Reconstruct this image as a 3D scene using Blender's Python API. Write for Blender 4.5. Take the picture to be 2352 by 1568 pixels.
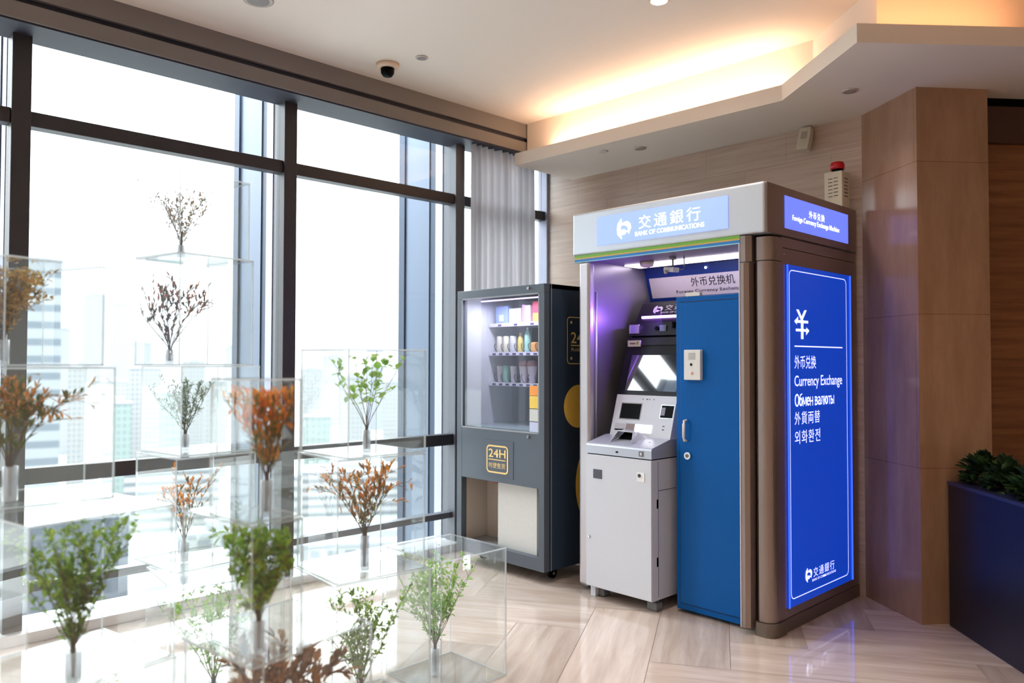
import bpy, bmesh, math, random
from mathutils import Vector, Matrix

for o in list(bpy.data.objects): bpy.data.objects.remove(o)
scene = bpy.context.scene
C = scene.collection
R = math.radians

# ------------------------------------------------------------------ camera, sky, exposure
YAW, PITCH, ROLL, FPX = R(136.028), R(1.47), R(.1133), 1789.6
fw = Vector((math.cos(YAW)*math.cos(PITCH), math.sin(YAW)*math.cos(PITCH), math.sin(PITCH)))
rt = Vector((math.sin(YAW), -math.cos(YAW), 0)); up = rt.cross(fw)
r2 = rt*math.cos(ROLL)+up*math.sin(ROLL); u2 = -rt*math.sin(ROLL)+up*math.cos(ROLL)
cd = bpy.data.cameras.new('camera'); cam = bpy.data.objects.new('camera', cd); C.objects.link(cam)
m = Matrix((r2, u2, -fw)).transposed().to_4x4(); m.translation = (0, 0, 1.45); cam.matrix_world = m
cd.sensor_width = 36; cd.lens = FPX*36/2352; cd.clip_start = .05; cd.clip_end = 6000
cd.dof.use_dof = True; cd.dof.focus_distance = 4.55; cd.dof.aperture_fstop = 1.5
scene.camera = cam

world = bpy.data.worlds.new('sky'); scene.world = world; world.use_nodes = True
bg = world.node_tree.nodes['Background']
bg.inputs[1].default_value = 1.0
# overcast sky: hazy white at the horizon, brighter towards the zenith
_nt = world.node_tree; _tc = _nt.nodes.new('ShaderNodeTexCoord'); _sp = _nt.nodes.new('ShaderNodeSeparateXYZ'); _rp = _nt.nodes.new('ShaderNodeMapRange')
_nt.links.new(_tc.outputs['Generated'], _sp.inputs[0]); _nt.links.new(_sp.outputs[2], _rp.inputs[0])
_rp.inputs[1].default_value = 0.0; _rp.inputs[2].default_value = .75; _rp.inputs[3].default_value = 1.2; _rp.inputs[4].default_value = 8.8
_vm = _nt.nodes.new('ShaderNodeVectorMath'); _vm.operation = 'SCALE'; _vm.inputs[0].default_value = (.93, .985, 1.04)
_nt.links.new(_rp.outputs[0], _vm.inputs['Scale']); _nt.links.new(_vm.outputs[0], bg.inputs[0])
scene.view_settings.view_transform = 'Standard'; scene.view_settings.look = 'None'
scene.view_settings.gamma = 1; scene.view_settings.use_curve_mapping = False
scene.view_settings.exposure = 0.74
scene.cycles.max_bounces = 10; scene.cycles.diffuse_bounces = 5; scene.cycles.glossy_bounces = 5
scene.cycles.transparent_max_bounces = 60; scene.cycles.transmission_bounces = 6
scene.cycles.sample_clamp_indirect = 6; scene.cycles.caustics_reflective = False; scene.cycles.caustics_refractive = False
scene.cycles.use_denoising = True

def area(name, loc, rot, sx, sy, power, col):
    l = bpy.data.lights.new(name, 'AREA'); l.shape = 'RECTANGLE'; l.size = sx; l.size_y = sy
    l.energy = power; l.color = col
    o = bpy.data.objects.new(name, l); C.objects.link(o); o.location = loc; o.rotation_euler = rot
    return o
def spot(name, loc, power, col, angle=100, blend=.8, r=.04):
    l = bpy.data.lights.new(name, 'SPOT'); l.energy = power; l.color = col; l.spot_size = R(angle); l.spot_blend = blend
    l.shadow_soft_size = r
    o = bpy.data.objects.new(name, l); C.objects.link(o); o.location = loc
    return o
WARM = (1, .66, .44); SOFT = (1, .93, .88)
# cove strips lying on the ledges, shining up
area('cove_light', (-3.2, 4.44, 3.13), (R(180), 0, 0), 2.0, .07, 7, WARM)
area('cove_light', (-1.28, 4.24, 3.13), (R(180), 0, R(48.5)), .85, .07, 1.7, (1, .44, .18))
# rows of recessed downlights over the lobby
for x in (-2.44, -.6, 1.3, 3.0):
    for y in (3.45, 1.4, -.8, -2.8):
        if (x, y) in ((3.0, 3.45), (1.3, 3.45), (-.6, 3.45)): continue
        spot('downlight_lamp', (x, y, 3.37), 46 if x < -2 else 30, SOFT if x < -2 else (1, .86, .74), 150, 1.0, .12)
for x, y in ((-3.401, 4.568), (-1.838, 4.45)):
    spot('downlight_lamp', (x, y, 2.97), 3, SOFT, 110, 1.0, .03)
spot('downlight_lamp', (-.55, 3.9, 2.97), 9, (1, .55, .26), 130, 1.0, .05)

# ------------------------------------------------------------------ materials
def nodes(name):
    m = bpy.data.materials.new(name); m.use_nodes = True
    nt = m.node_tree; b = nt.nodes['Principled BSDF']
    return m, nt, b
def N(nt, kind, **kw):
    n = nt.nodes.new(kind)
    for k, v in kw.items():
        if k.startswith('i_'): n.inputs[int(k[2:]) if k[2:].isdigit() else k[2:]].default_value = v
        else: setattr(n, k, v)
    return n
def srgb(r, g, b):
    f = lambda c: (c/255/12.92) if c/255 <= .04045 else ((c/255+.055)/1.055)**2.4
    return (f(r), f(g), f(b), 1)
def setb(b, **k):
    for a, v in k.items(): b.inputs[a.replace('_', ' ')].default_value = v
MATS = {}
def plain(name, rgb, rough=.5, metal=0, bump=0, scale=40, var=.04, spec=None, coat=0):
    if name in MATS: return MATS[name]
    m, nt, b = nodes(name); c = srgb(*rgb)
    tc = N(nt, 'ShaderNodeTexCoord'); no = N(nt, 'ShaderNodeTexNoise'); no.inputs['Scale'].default_value = scale
    nt.links.new(tc.outputs['Object'], no.inputs['Vector'])
    mx = N(nt, 'ShaderNodeMix', data_type='RGBA')
    mx.inputs[6].default_value = [min(1, x*(1-var)) for x in c[:3]]+[1]; mx.inputs[7].default_value = [min(1, x*(1+var)) for x in c[:3]]+[1]
    nt.links.new(no.outputs['Fac'], mx.inputs[0]); nt.links.new(mx.outputs[2], b.inputs['Base Color'])
    setb(b, Roughness=rough, Metallic=metal)
    if spec is not None: b.inputs['Specular IOR Level'].default_value = spec
    if coat: b.inputs['Coat Weight'].default_value = coat; b.inputs['Coat Roughness'].default_value = .08
    if bump:
        bu = N(nt, 'ShaderNodeBump'); bu.inputs['Strength'].default_value = bump; bu.inputs['Distance'].default_value = .002
        nt.links.new(no.outputs['Fac'], bu.inputs['Height']); nt.links.new(bu.outputs[0], b.inputs['Normal'])
    MATS[name] = m; return m
def emit(name, rgb, s, base=None):
    if name in MATS: return MATS[name]
    m, nt, b = nodes(name); c = srgb(*rgb)
    b.inputs['Base Color'].default_value = base and srgb(*base) or c
    b.inputs['Emission Color'].default_value = c; b.inputs['Emission Strength'].default_value = s
    b.inputs['Roughness'].default_value = .25
    MATS[name] = m; return m
def sheet(name, tint=(1, 1, 1), reflect=1.0, rough=.0, haze=0.0, hcol=(.9, .95, .95)):
    """clear sheet: see-through with a Fresnel mirror, plus a little milky scatter"""
    m = bpy.data.materials.new(name); m.use_nodes = True; nt = m.node_tree; nt.nodes.clear()
    out = N(nt, 'ShaderNodeOutputMaterial'); tr = N(nt, 'ShaderNodeBsdfTransparent'); tr.inputs[0].default_value = (*tint, 1)
    gl = N(nt, 'ShaderNodeBsdfGlossy'); gl.inputs['Roughness'].default_value = rough
    fr = N(nt, 'ShaderNodeFresnel'); fr.inputs[0].default_value = 1.49
    mu = N(nt, 'ShaderNodeMath', operation='MULTIPLY', use_clamp=True); mu.inputs[1].default_value = reflect
    ge = N(nt, 'ShaderNodeNewGeometry')
    # only the outward side mirrors, so a thin sheet is not counted twice and no ray is trapped
    ng = N(nt, 'ShaderNodeMath', operation='SUBTRACT'); ng.inputs[0].default_value = 1
    nt.links.new(ge.outputs['Backfacing'], ng.inputs[1])
    m2 = N(nt, 'ShaderNodeMath', operation='MULTIPLY')
    nt.links.new(fr.outputs[0], mu.inputs[0]); nt.links.new(mu.outputs[0], m2.inputs[0]); nt.links.new(ng.outputs[0], m2.inputs[1])
    df = N(nt, 'ShaderNodeBsdfDiffuse'); df.inputs[0].default_value = (*hcol, 1)
    tl = N(nt, 'ShaderNodeBsdfTranslucent'); tl.inputs[0].default_value = (*hcol, 1)
    md = N(nt, 'ShaderNodeMixShader'); md.inputs[0].default_value = .5
    nt.links.new(df.outputs[0], md.inputs[1]); nt.links.new(tl.outputs[0], md.inputs[2])
    mh = N(nt, 'ShaderNodeMixShader'); mh.inputs[0].default_value = haze
    nt.links.new(tr.outputs[0], mh.inputs[1]); nt.links.new(md.outputs[0], mh.inputs[2])
    mx = N(nt, 'ShaderNodeMixShader'); nt.links.new(m2.outputs[0], mx.inputs[0])
    nt.links.new(mh.outputs[0], mx.inputs[1]); nt.links.new(gl.outputs[0], mx.inputs[2])
    nt.links.new(mx.outputs[0], out.inputs[0]); MATS[name] = m
    return m
def stone(name, a, b_, joint, bw=.62, bh=.31, rough=.28, vertical=False, stretch=12.0, joints=True):
    """polished veined stone, grain along U, cut in blocks"""
    m, nt, b = nodes(name)
    uv = N(nt, 'ShaderNodeUVMap'); mp = N(nt, 'ShaderNodeMapping')
    mp.inputs['Scale'].default_value = (stretch, 1, 1) if vertical else (1, stretch, 1)
    nt.links.new(uv.outputs[0], mp.inputs['Vector'])
    n1 = N(nt, 'ShaderNodeTexNoise'); n1.inputs['Scale'].default_value = 1.6; n1.inputs['Detail'].default_value = 8; n1.inputs['Roughness'].default_value = .65
    nt.links.new(mp.outputs[0], n1.inputs['Vector'])
    rp = N(nt, 'ShaderNodeValToRGB'); e = rp.color_ramp.elements
    e[0].position = .33; e[0].color = srgb(*b_); e[1].position = .66; e[1].color = srgb(*a)
    nt.links.new(n1.outputs['Fac'], rp.inputs[0]); col = rp.outputs[0]
    br = N(nt, 'ShaderNodeTexBrick'); br.offset = .5
    br.inputs['Color1'].default_value = (1, 1, 1, 1); br.inputs['Color2'].default_value = (.95, .95, .95, 1); br.inputs['Mortar'].default_value = srgb(*joint)
    br.inputs['Scale'].default_value = 1; br.inputs['Mortar Size'].default_value = .0018; br.inputs['Brick Width'].default_value = bw; br.inputs['Row Height'].default_value = bh
    nt.links.new(uv.outputs[0], br.inputs['Vector'])
    mx = N(nt, 'ShaderNodeMix', data_type='RGBA', blend_type='MULTIPLY'); mx.inputs[0].default_value = 1 if joints else 0
    nt.links.new(col, mx.inputs[6]); nt.links.new(br.outputs['Color'], mx.inputs[7]); nt.links.new(mx.outputs[2], b.inputs['Base Color'])
    setb(b, Roughness=rough); MATS[name] = m; return m
def floor_mat():
    m, nt, b = nodes('floor_marble')
    uv = N(nt, 'ShaderNodeUVMap'); mp = N(nt, 'ShaderNodeMapping'); mp.inputs['Scale'].default_value = (.9, 9, 1)
    nt.links.new(uv.outputs[0], mp.inputs['Vector'])
    n1 = N(nt, 'ShaderNodeTexNoise'); n1.inputs['Scale'].default_value = 1.5; n1.inputs['Detail'].default_value = 9; n1.inputs['Roughness'].default_value = .62; n1.inputs['Distortion'].default_value = .5
    nt.links.new(mp.outputs[0], n1.inputs['Vector'])
    rp = N(nt, 'ShaderNodeValToRGB'); e = rp.color_ramp.elements
    e[0].position = .3; e[0].color = srgb(182, 161, 147); e[1].position = .68; e[1].color = srgb(214, 197, 186)
    k = e.new(.48); k.color = srgb(198, 179, 166)
    nt.links.new(n1.outputs['Fac'], rp.inputs[0])
    at = N(nt, 'ShaderNodeAttribute', attribute_name='tone')
    mr = N(nt, 'ShaderNodeMapRange'); mr.inputs[3].default_value = .86; mr.inputs[4].default_value = 1.10
    nt.links.new(at.outputs['Fac'], mr.inputs[0])
    mx = N(nt, 'ShaderNodeMix', data_type='RGBA', blend_type='MULTIPLY'); mx.inputs[0].default_value = 1
    nt.links.new(rp.outputs[0], mx.inputs[6]); nt.links.new(mr.outputs[0], mx.inputs[7]); nt.links.new(mx.outputs[2], b.inputs['Base Color'])
    setb(b, Roughness=.07); b.inputs['IOR'].default_value = 1.6
    MATS['floor'] = m; return m
def facade(name, wall, glass, fw_=2.6, fh=3.3, wr=.55, hr=.5, band=False):
    m, nt, b = nodes(name); uv = N(nt, 'ShaderNodeUVMap'); sp = N(nt, 'ShaderNodeSeparateXYZ'); nt.links.new(uv.outputs[0], sp.inputs[0])
    def cell(sock, per, ratio):
        d = N(nt, 'ShaderNodeMath', operation='DIVIDE'); d.inputs[1].default_value = per; nt.links.new(sock, d.inputs[0])
        f = N(nt, 'ShaderNodeMath', operation='FRACT'); nt.links.new(d.outputs[0], f.inputs[0])
        g = N(nt, 'ShaderNodeMath', operation='LESS_THAN'); g.inputs[1].default_value = ratio; nt.links.new(f.outputs[0], g.inputs[0]); return g.outputs[0]
    h = cell(sp.outputs[1], fh, hr); w = cell(sp.outputs[0], fw_, 1.1 if band else wr)
    mu = N(nt, 'ShaderNodeMath', operation='MULTIPLY'); nt.links.new(h, mu.inputs[0]); nt.links.new(w, mu.inputs[1])
    mx = N(nt, 'ShaderNodeMix', data_type='RGBA'); mx.inputs[6].default_value = srgb(*wall); mx.inputs[7].default_value = srgb(*glass)
    nt.links.new(mu.outputs[0], mx.inputs[0]); nt.links.new(mx.outputs[2], b.inputs['Base Color']); setb(b, Roughness=.7)
    MATS[name] = m; return m
def wood(name, a, b_):
    return stone(name, a, b_, (60, 30, 15), 3.0, .6, .3, stretch=16, joints=False)

FLOOR = floor_mat()
GROUT = plain('grout', (150, 130, 112), .5)
WALLSTONE = stone('travertine', (212, 191, 175), (186, 163, 147), (226, 220, 214), stretch=22)
PILLAR = stone('pillar_stone_warm', (178, 142, 116), (158, 121, 95), (200, 188, 178), 4.0, .86, .18, vertical=True, stretch=5)  # browner copy of the wall stone: warm, dim light put into its colour
WOOD = wood('wood_veneer', (150, 100, 62), (112, 70, 38))
DARKWOOD = plain('dark_recess', (70, 44, 30), .5)
PAINT = plain('ceiling_paint', (226, 216, 205), .75, var=.01)
WALLPAINT = plain('plaster', (200, 184, 166), .8, var=.01)
MULL = plain('mullion_metal', (58, 56, 58), .45, .3)
MULL2 = plain('mullion_inner', (96, 98, 104), .45, .3)
FIN = plain('fin_metal', (92, 103, 120), .35, .4)
FIND = plain('fin_dark', (50, 62, 80), .4, .3)
FINL = plain('fin_light', (165, 166, 184), .5, .1)
VAL = plain('valance_board', (124, 118, 114), .55, var=.02)
VALD = plain('valance_groove', (40, 42, 56), .6)
GLASS = sheet('window_glass', (.97, .99, .985), .9)
SILL = plain('sill_stone', (225, 225, 226), .3)
SILVER = plain('brushed_silver', (208, 213, 220), .38, .55, var=.02)
CHAMP = plain('champagne_metal', (158, 142, 136), .33, .75, var=.02)
LINER = plain('booth_liner', (150, 145, 150), .30, .6, var=.02)
BLUE = plain('blue_enamel', (0, 90, 168), .36, 0, var=.02, spec=.2)
BLUED = plain('dark_blue_enamel', (14, 50, 130), .35, 0, var=.02)
GREYPL = plain('pale_grey_enamel', (208, 212, 221), .38, 0, var=.015)
GREYMT = plain('grey_tray_metal', (190, 194, 204), .3, .35, var=.02)
BLACKPL = plain('black_plastic', (18, 17, 20), .35, 0, spec=.25)
BLACK = plain('near_black', (4, 4, 6), .5, spec=.1)
SCREEN = plain('dark_screen', (30, 30, 38), .03, 0, var=.01, coat=1); SCREEN.node_tree.nodes['Principled BSDF'].inputs['IOR'].default_value = 2.0
WHITEPL = plain('white_plastic', (228, 228, 226), .4)
CREAM = plain('cream_plastic', (202, 192, 172), .5)
CHROME = plain('chrome', (215, 215, 220), .18, 1)
CLEAR = sheet('acrylic', (.985, .993, .99), 1.25, 0, .028)
RIM = sheet('acrylic_edge', (.86, .9, .9), 1.0, .1, .72, (.66, .69, .70))
VASEG = sheet('vase_glass', (.93, .95, .97), 1.6, 0, .34, (.9, .92, .97))
WHITELIT = emit('white_letter', (255, 255, 255), 1.6)
INK = plain('ink', (34, 34, 52), .5)
GOLD = plain('gold_print', (248, 214, 136), .45)
YELLOW = plain('yellow_vinyl', (255, 206, 92), .45, var=.01)
NAVY = plain('navy_vinyl', (46, 60, 78), .28, 0, var=.02)
VFRONT = plain('vending_grey', (84, 92, 102), .42, .1, var=.02)
GREYMETAL = plain('light_grey_metal', (150, 148, 146), .5, .2)

# ------------------------------------------------------------------ mesh helpers
W = {}
class MB:
    def __init__(s): s.bm = bmesh.new(); s.mats = []; s.cur = 0
    def mat(s, m):
        if m not in s.mats: s.mats.append(m)
        s.cur = s.mats.index(m); return s
    def _fin(s, faces):
        for f in faces: f.material_index = s.cur
    def box(s, x0, x1, y0, y1, z0, z1, bev=0, seg=2):
        n0 = set(s.bm.faces)
        r = bmesh.ops.create_cube(s.bm, size=1)
        for v in r['verts']:
            v.co = Vector(((x0+x1)/2+v.co.x*(x1-x0), (y0+y1)/2+v.co.y*(y1-y0), (z0+z1)/2+v.co.z*(z1-z0)))
        if bev:
            es = list({e for v in r['verts'] for e in v.link_edges})
            bmesh.ops.bevel(s.bm, geom=es, offset=bev, segments=seg, affect='EDGES', profile=.5)
        s._fin(set(s.bm.faces)-n0); return s
    def quad(s, *p):
        f = s.bm.faces.new([s.bm.verts.new(q) for q in p]); f.material_index = s.cur; return s
    def prism(s, pts, axis, a, b):
        """polygon pts (2d) pulled along axis from a to b; x->(y,z), y->(x,z), z->(x,y)"""
        def P(p, t): return {'x': (t, p[0], p[1]), 'y': (p[0], t, p[1]), 'z': (p[0], p[1], t)}[axis]
        A = [s.bm.verts.new(P(p, a)) for p in pts]; B = [s.bm.verts.new(P(p, b)) for p in pts]; n = len(pts); fs = []
        fs.append(s.bm.faces.new(A)); fs.append(s.bm.faces.new(B[::-1]))
        for i in range(n): fs.append(s.bm.faces.new((A[i], B[i], B[(i+1) % n], A[(i+1) % n])))
        s._fin(fs); bmesh.ops.recalc_face_normals(s.bm, faces=fs); return s
    def tube(s, pts, r, seg=8, r1=None, cap=True):
        pts = [Vector(p) for p in pts]; rings = []; n = len(pts)
        for i, p in enumerate(pts):
            d = (pts[min(i+1, n-1)]-pts[max(i-1, 0)]).normalized()
            a = Vector((0, 0, 1)) if abs(d.z) < .9 else Vector((1, 0, 0)); u = d.cross(a).normalized(); v = d.cross(u)
            rr = r if r1 is None else r+(r1-r)*i/(n-1)
            rings.append([s.bm.verts.new(p+u*rr*math.cos(t*2*math.pi/seg)+v*rr*math.sin(t*2*math.pi/seg)) for t in range(seg)])
        fs = []
        for a, b in zip(rings, rings[1:]):
            for t in range(seg): fs.append(s.bm.faces.new((a[t], a[(t+1) % seg], b[(t+1) % seg], b[t])))
        if cap: fs.append(s.bm.faces.new(rings[0][::-1])); fs.append(s.bm.faces.new(rings[-1]))
        s._fin(fs)
        for f in fs[:(n-1)*seg]: f.smooth = True
        return s
    def cyl(s, c, r, h, axis='z', seg=24, r1=None):
        d = {'x': Vector((1, 0, 0)), 'y': Vector((0, 1, 0)), 'z': Vector((0, 0, 1))}[axis]
        return s.tube([Vector(c), Vector(c)+d*h], r, seg, r1)
    def lathe(s, c, prof, seg=24):
        rings = []
        for r, z in prof:
            rings.append([s.bm.verts.new((c[0]+r*math.cos(t*2*math.pi/seg), c[1]+r*math.sin(t*2*math.pi/seg), c[2]+z)) for t in range(seg)])
        fs = []
        for a, b in zip(rings, rings[1:]):
            for t in range(seg): fs.append(s.bm.faces.new((a[t], a[(t+1) % seg], b[(t+1) % seg], b[t])))
        s._fin(fs)
        for f in fs: f.smooth = True
        fs2 = [s.bm.faces.new(rings[0][::-1]), s.bm.faces.new(rings[-1])]; s._fin(fs2); return s
    def sphere(s, c, r, sz=1, seg=16):
        n0 = set(s.bm.faces)
        q = bmesh.ops.create_uvsphere(s.bm, u_segments=seg, v_segments=seg//2, radius=r)
        for v in q['verts']: v.co = Vector(c)+Vector((v.co.x, v.co.y, v.co.z*sz))
        nf = set(s.bm.faces)-n0; s._fin(nf)
        for f in nf: f.smooth = True
        return s
    def build(s, name, mat=None, parent=None, local=False, uv=True):
        me = bpy.data.meshes.new(name)
        if parent is not None and not local:
            s.bm.transform(W[parent.name].inverted())
        if mat is not None and not s.mats: s.mats = [mat]
        if uv:
            L = s.bm.loops.layers.uv.new('UVMap'); s.bm.normal_update()
            for f in s.bm.faces:
                n = f.normal; h = Vector((-n.y, n.x, 0))
                if h.length < .3: h = Vector((1, 0, 0)); v = Vector((0, 1, 0))
                else: h.normalize(); v = Vector((0, 0, 1))
                for l in f.loops: l[L].uv = (l.vert.co.dot(h), l.vert.co.dot(v))
        s.bm.to_mesh(me); s.bm.free()
        for q in s.mats: me.materials.append(q)
        o = bpy.data.objects.new(name, me); C.objects.link(o)
        if parent is not None: o.parent = parent; W[o.name] = W[parent.name]
        else: W[o.name] = Matrix()
        return o
def recenter(o):
    me = o.data; xs = [v.co for v in me.vertices]
    c = Vector(((min(p.x for p in xs)+max(p.x for p in xs))/2, (min(p.y for p in xs)+max(p.y for p in xs))/2, min(p.z for p in xs)))
    me.transform(Matrix.Translation(-c)); o.location = c; W[o.name] = Matrix.Translation(c); return o
def tag(o, label, cat, group=None):
    o['label'] = label; o['category'] = cat
    if group: o['group'] = group
    return o
def thing(name, label, cat, loc, rz=0, group=None):
    o = bpy.data.objects.new(name, None); C.objects.link(o); o.location = loc; o.rotation_euler = (0, 0, rz); o.empty_display_size = .1
    W[o.name] = Matrix.Translation(loc) @ Matrix.Rotation(rz, 4, 'Z')
    return tag(o, label, cat, group)
def struct(o): o['kind'] = 'structure'; return o
def root_struct(name, loc=(0, 0, 0)):
    o = bpy.data.objects.new(name, None); C.objects.link(o); o.location = loc; W[o.name] = Matrix.Translation(loc); return struct(o)
def cp(o, parent=None, loc=None, rz=None):
    c = o.copy(); C.objects.link(c)
    if parent is not None: c.parent = parent
    if loc is not None: c.location = loc
    if rz is not None: c.rotation_euler = (0, 0, rz)
    for ch in list(o.children): cp(ch, c)
    return c
def lettering(txt, o, U, V, w, h, mat, parent, name='lettering', depth=.0008, bold=0.0, keep=False, gap=1.0):
    """text fitted in the rectangle from corner o, U to the right (w), V up (h)"""
    cu = bpy.data.curves.new(name, 'FONT'); cu.body = txt; cu.size = 1; cu.offset = bold; cu.resolution_u = 3; cu.space_character = gap
    t = bpy.data.objects.new('t', cu); C.objects.link(t)
    me = bpy.data.meshes.new_from_object(t, depsgraph=None) if False else None
    dg = bpy.context.evaluated_depsgraph_get(); me = bpy.data.meshes.new_from_object(t.evaluated_get(dg))
    bpy.data.objects.remove(t)
    xs = [v.co.x for v in me.vertices]; ys = [v.co.y for v in me.vertices]
    x0, x1, y0, y1 = min(xs), max(xs), min(ys), max(ys); sx = w/(x1-x0); sy = h/(y1-y0)
    if keep: sx = sy = min(sx, sy)
    o, U, V = Vector(o), Vector(U).normalized(), Vector(V).normalized(); Nn = U.cross(V)
    bm = bmesh.new(); bm.from_mesh(me)
    for v in bm.verts: v.co = o+U*(v.co.x-x0)*sx+V*(v.co.y-y0)*sy+Nn*depth
    mb = MB(); mb.bm.free(); mb.bm = bm; mb.mats = [mat]
    for f in bm.faces: f.material_index = 0
    return mb.build(name, mat, parent)
def shape2d(polys, o, U, V, mat, parent, name, depth=.001, sx=1, sy=1):
    o, U, V = Vector(o), Vector(U).normalized(), Vector(V).normalized(); Nn = U.cross(V); mb = MB()
    for pts in polys:
        f = mb.bm.faces.new([mb.bm.verts.new(o+U*p[0]*sx+V*p[1]*sy+Nn*depth) for p in pts])
    bmesh.ops.triangulate(mb.bm, faces=mb.bm.faces[:], ngon_method='EAR_CLIP')
    return mb.build(name, mat, parent)
def _el(cx, cy, rx, ry, a0=0, a1=360, n=20): return [(cx+rx*math.cos(R(a0+(a1-a0)*i/n)), cy+ry*math.sin(R(a0+(a1-a0)*i/n))) for i in range(n+1)]
CYR = {'О': (.64, [_el(.31, .48, .26, .45)]), 'б': (.50, [_el(.25, .33, .18, .28), [(.07, .36), (.08, .68), (.2, .88), (.42, .96)]]),
 'м': (.64, [[(.07, 0), (.07, .66), (.3, .15), (.54, .66), (.54, 0)]]), 'е': (.50, [[(.06, .36), (.42, .36)], _el(.24, .35, .18, .30, 0, 318)]),
 'н': (.52, [[(.07, 0), (.07, .68)], [(.42, 0), (.42, .68)], [(.07, .35), (.42, .35)]]), ' ': (.24, []),
 'в': (.47, [[(.07, 0), (.07, .68)], [(.07, .64), (.26, .64), (.36, .56), (.34, .43), (.24, .36), (.07, .36)], [(.24, .36), (.38, .29), (.39, .13), (.29, .04), (.07, .04)]]),
 'а': (.48, [[(.09, .56), (.2, .65), (.32, .61), (.38, .48), (.38, 0)], [(.38, .37), (.18, .36), (.08, .26), (.08, .12), (.16, .04), (.28, .07), (.38, .18)]]),
 'л': (.52, [[(.02, .04), (.11, .08), (.16, .3), (.17, .64), (.42, .64), (.42, 0)]]), 'ю': (.70, [[(.07, 0), (.07, .68)], [(.07, .35), (.26, .35)], _el(.43, .34, .17, .30)]),
 'т': (.44, [[(.02, .63), (.42, .63)], [(.22, .63), (.22, 0)]]), 'ы': (.62, [[(.07, 0), (.07, .68)], [(.07, .38), (.24, .38), (.34, .3), (.34, .13), (.24, .04), (.07, .04)], [(.53, 0), (.53, .68)]])}
def stroked(txt, o, U, V, w, h, t, mat, parent):
    """lettering drawn with a pen of width t"""
    tot = sum(CYR[c][0] for c in txt); sx = w/tot; polys = []; x = 0
    for c in txt:
        for pl in CYR[c][1]:
            q = [((x+a)*sx, b*h) for a, b in pl]
            for (ax, ay), (bx, by) in zip(q, q[1:]):
                L = math.hypot(bx-ax, by-ay); dx, dy = (bx-ax)/L, (by-ay)/L; e = t*.35; ax_, ay_, bx_, by_ = ax-dx*e, ay-dy*e, bx+dx*e, by+dy*e; nx, ny = -dy*t/2, dx*t/2
                polys.append([(ax_-nx, ay_-ny), (bx_-nx, by_-ny), (bx_+nx, by_+ny), (ax_+nx, ay_+ny)])
        x += CYR[c][0]
    return shape2d(polys, o, U, V, mat, parent, 'lettering', .0008)
def rrect(w, h, r, n=5):
    pts = []
    for cx, cy, a in ((w-r, h-r, 0), (r, h-r, 90), (r, r, 180), (w-r, r, 270)):
        for i in range(n+1): t = R(a+90*i/n); pts.append((cx+r*math.cos(t), cy+r*math.sin(t)))
    return pts
def outline(o, U, V, w, h, r, t, mat, parent, name='border_line', depth=.001):
    a = rrect(w, h, r); b = [(x+t, y+t) for x, y in rrect(w-2*t, h-2*t, max(.002, r-t))]; n = len(a)
    return shape2d([[a[i], a[(i+1) % n], b[(i+1) % n], b[i]] for i in range(n)], o, U, V, mat, parent, name, depth)
LOGO = [
    [(.31, 1.0), (.06, .78), (0, .5), (.05, .22), (.33, 0), (.2, .16), (.14, .33), (.16, .46), (.24, .58), (.36, .665), (.36, .75), (.31, .82)],
    [(.355, .71), (.5, .82), (.76, .84), (.95, .70), (1.0, .5), (.83, .2), (.84, .36), (.78, .52), (.64, .63), (.47, .665), (.355, .66)],
    [(.47+.17*math.cos(t*math.pi/9), .33+.135*math.sin(t*math.pi/9)) for t in range(18)],
    [(.60, .37), (.84, .40), (.845, .34), (.60, .29)]]
def logo(o, U, V, w, h, mat, parent): return shape2d(LOGO, o, U, V, mat, parent, 'logo', .0012, w, h)

X, Y, Z = Vector((1, 0, 0)), Vector((0, 1, 0)), Vector((0, 0, 1))

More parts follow.
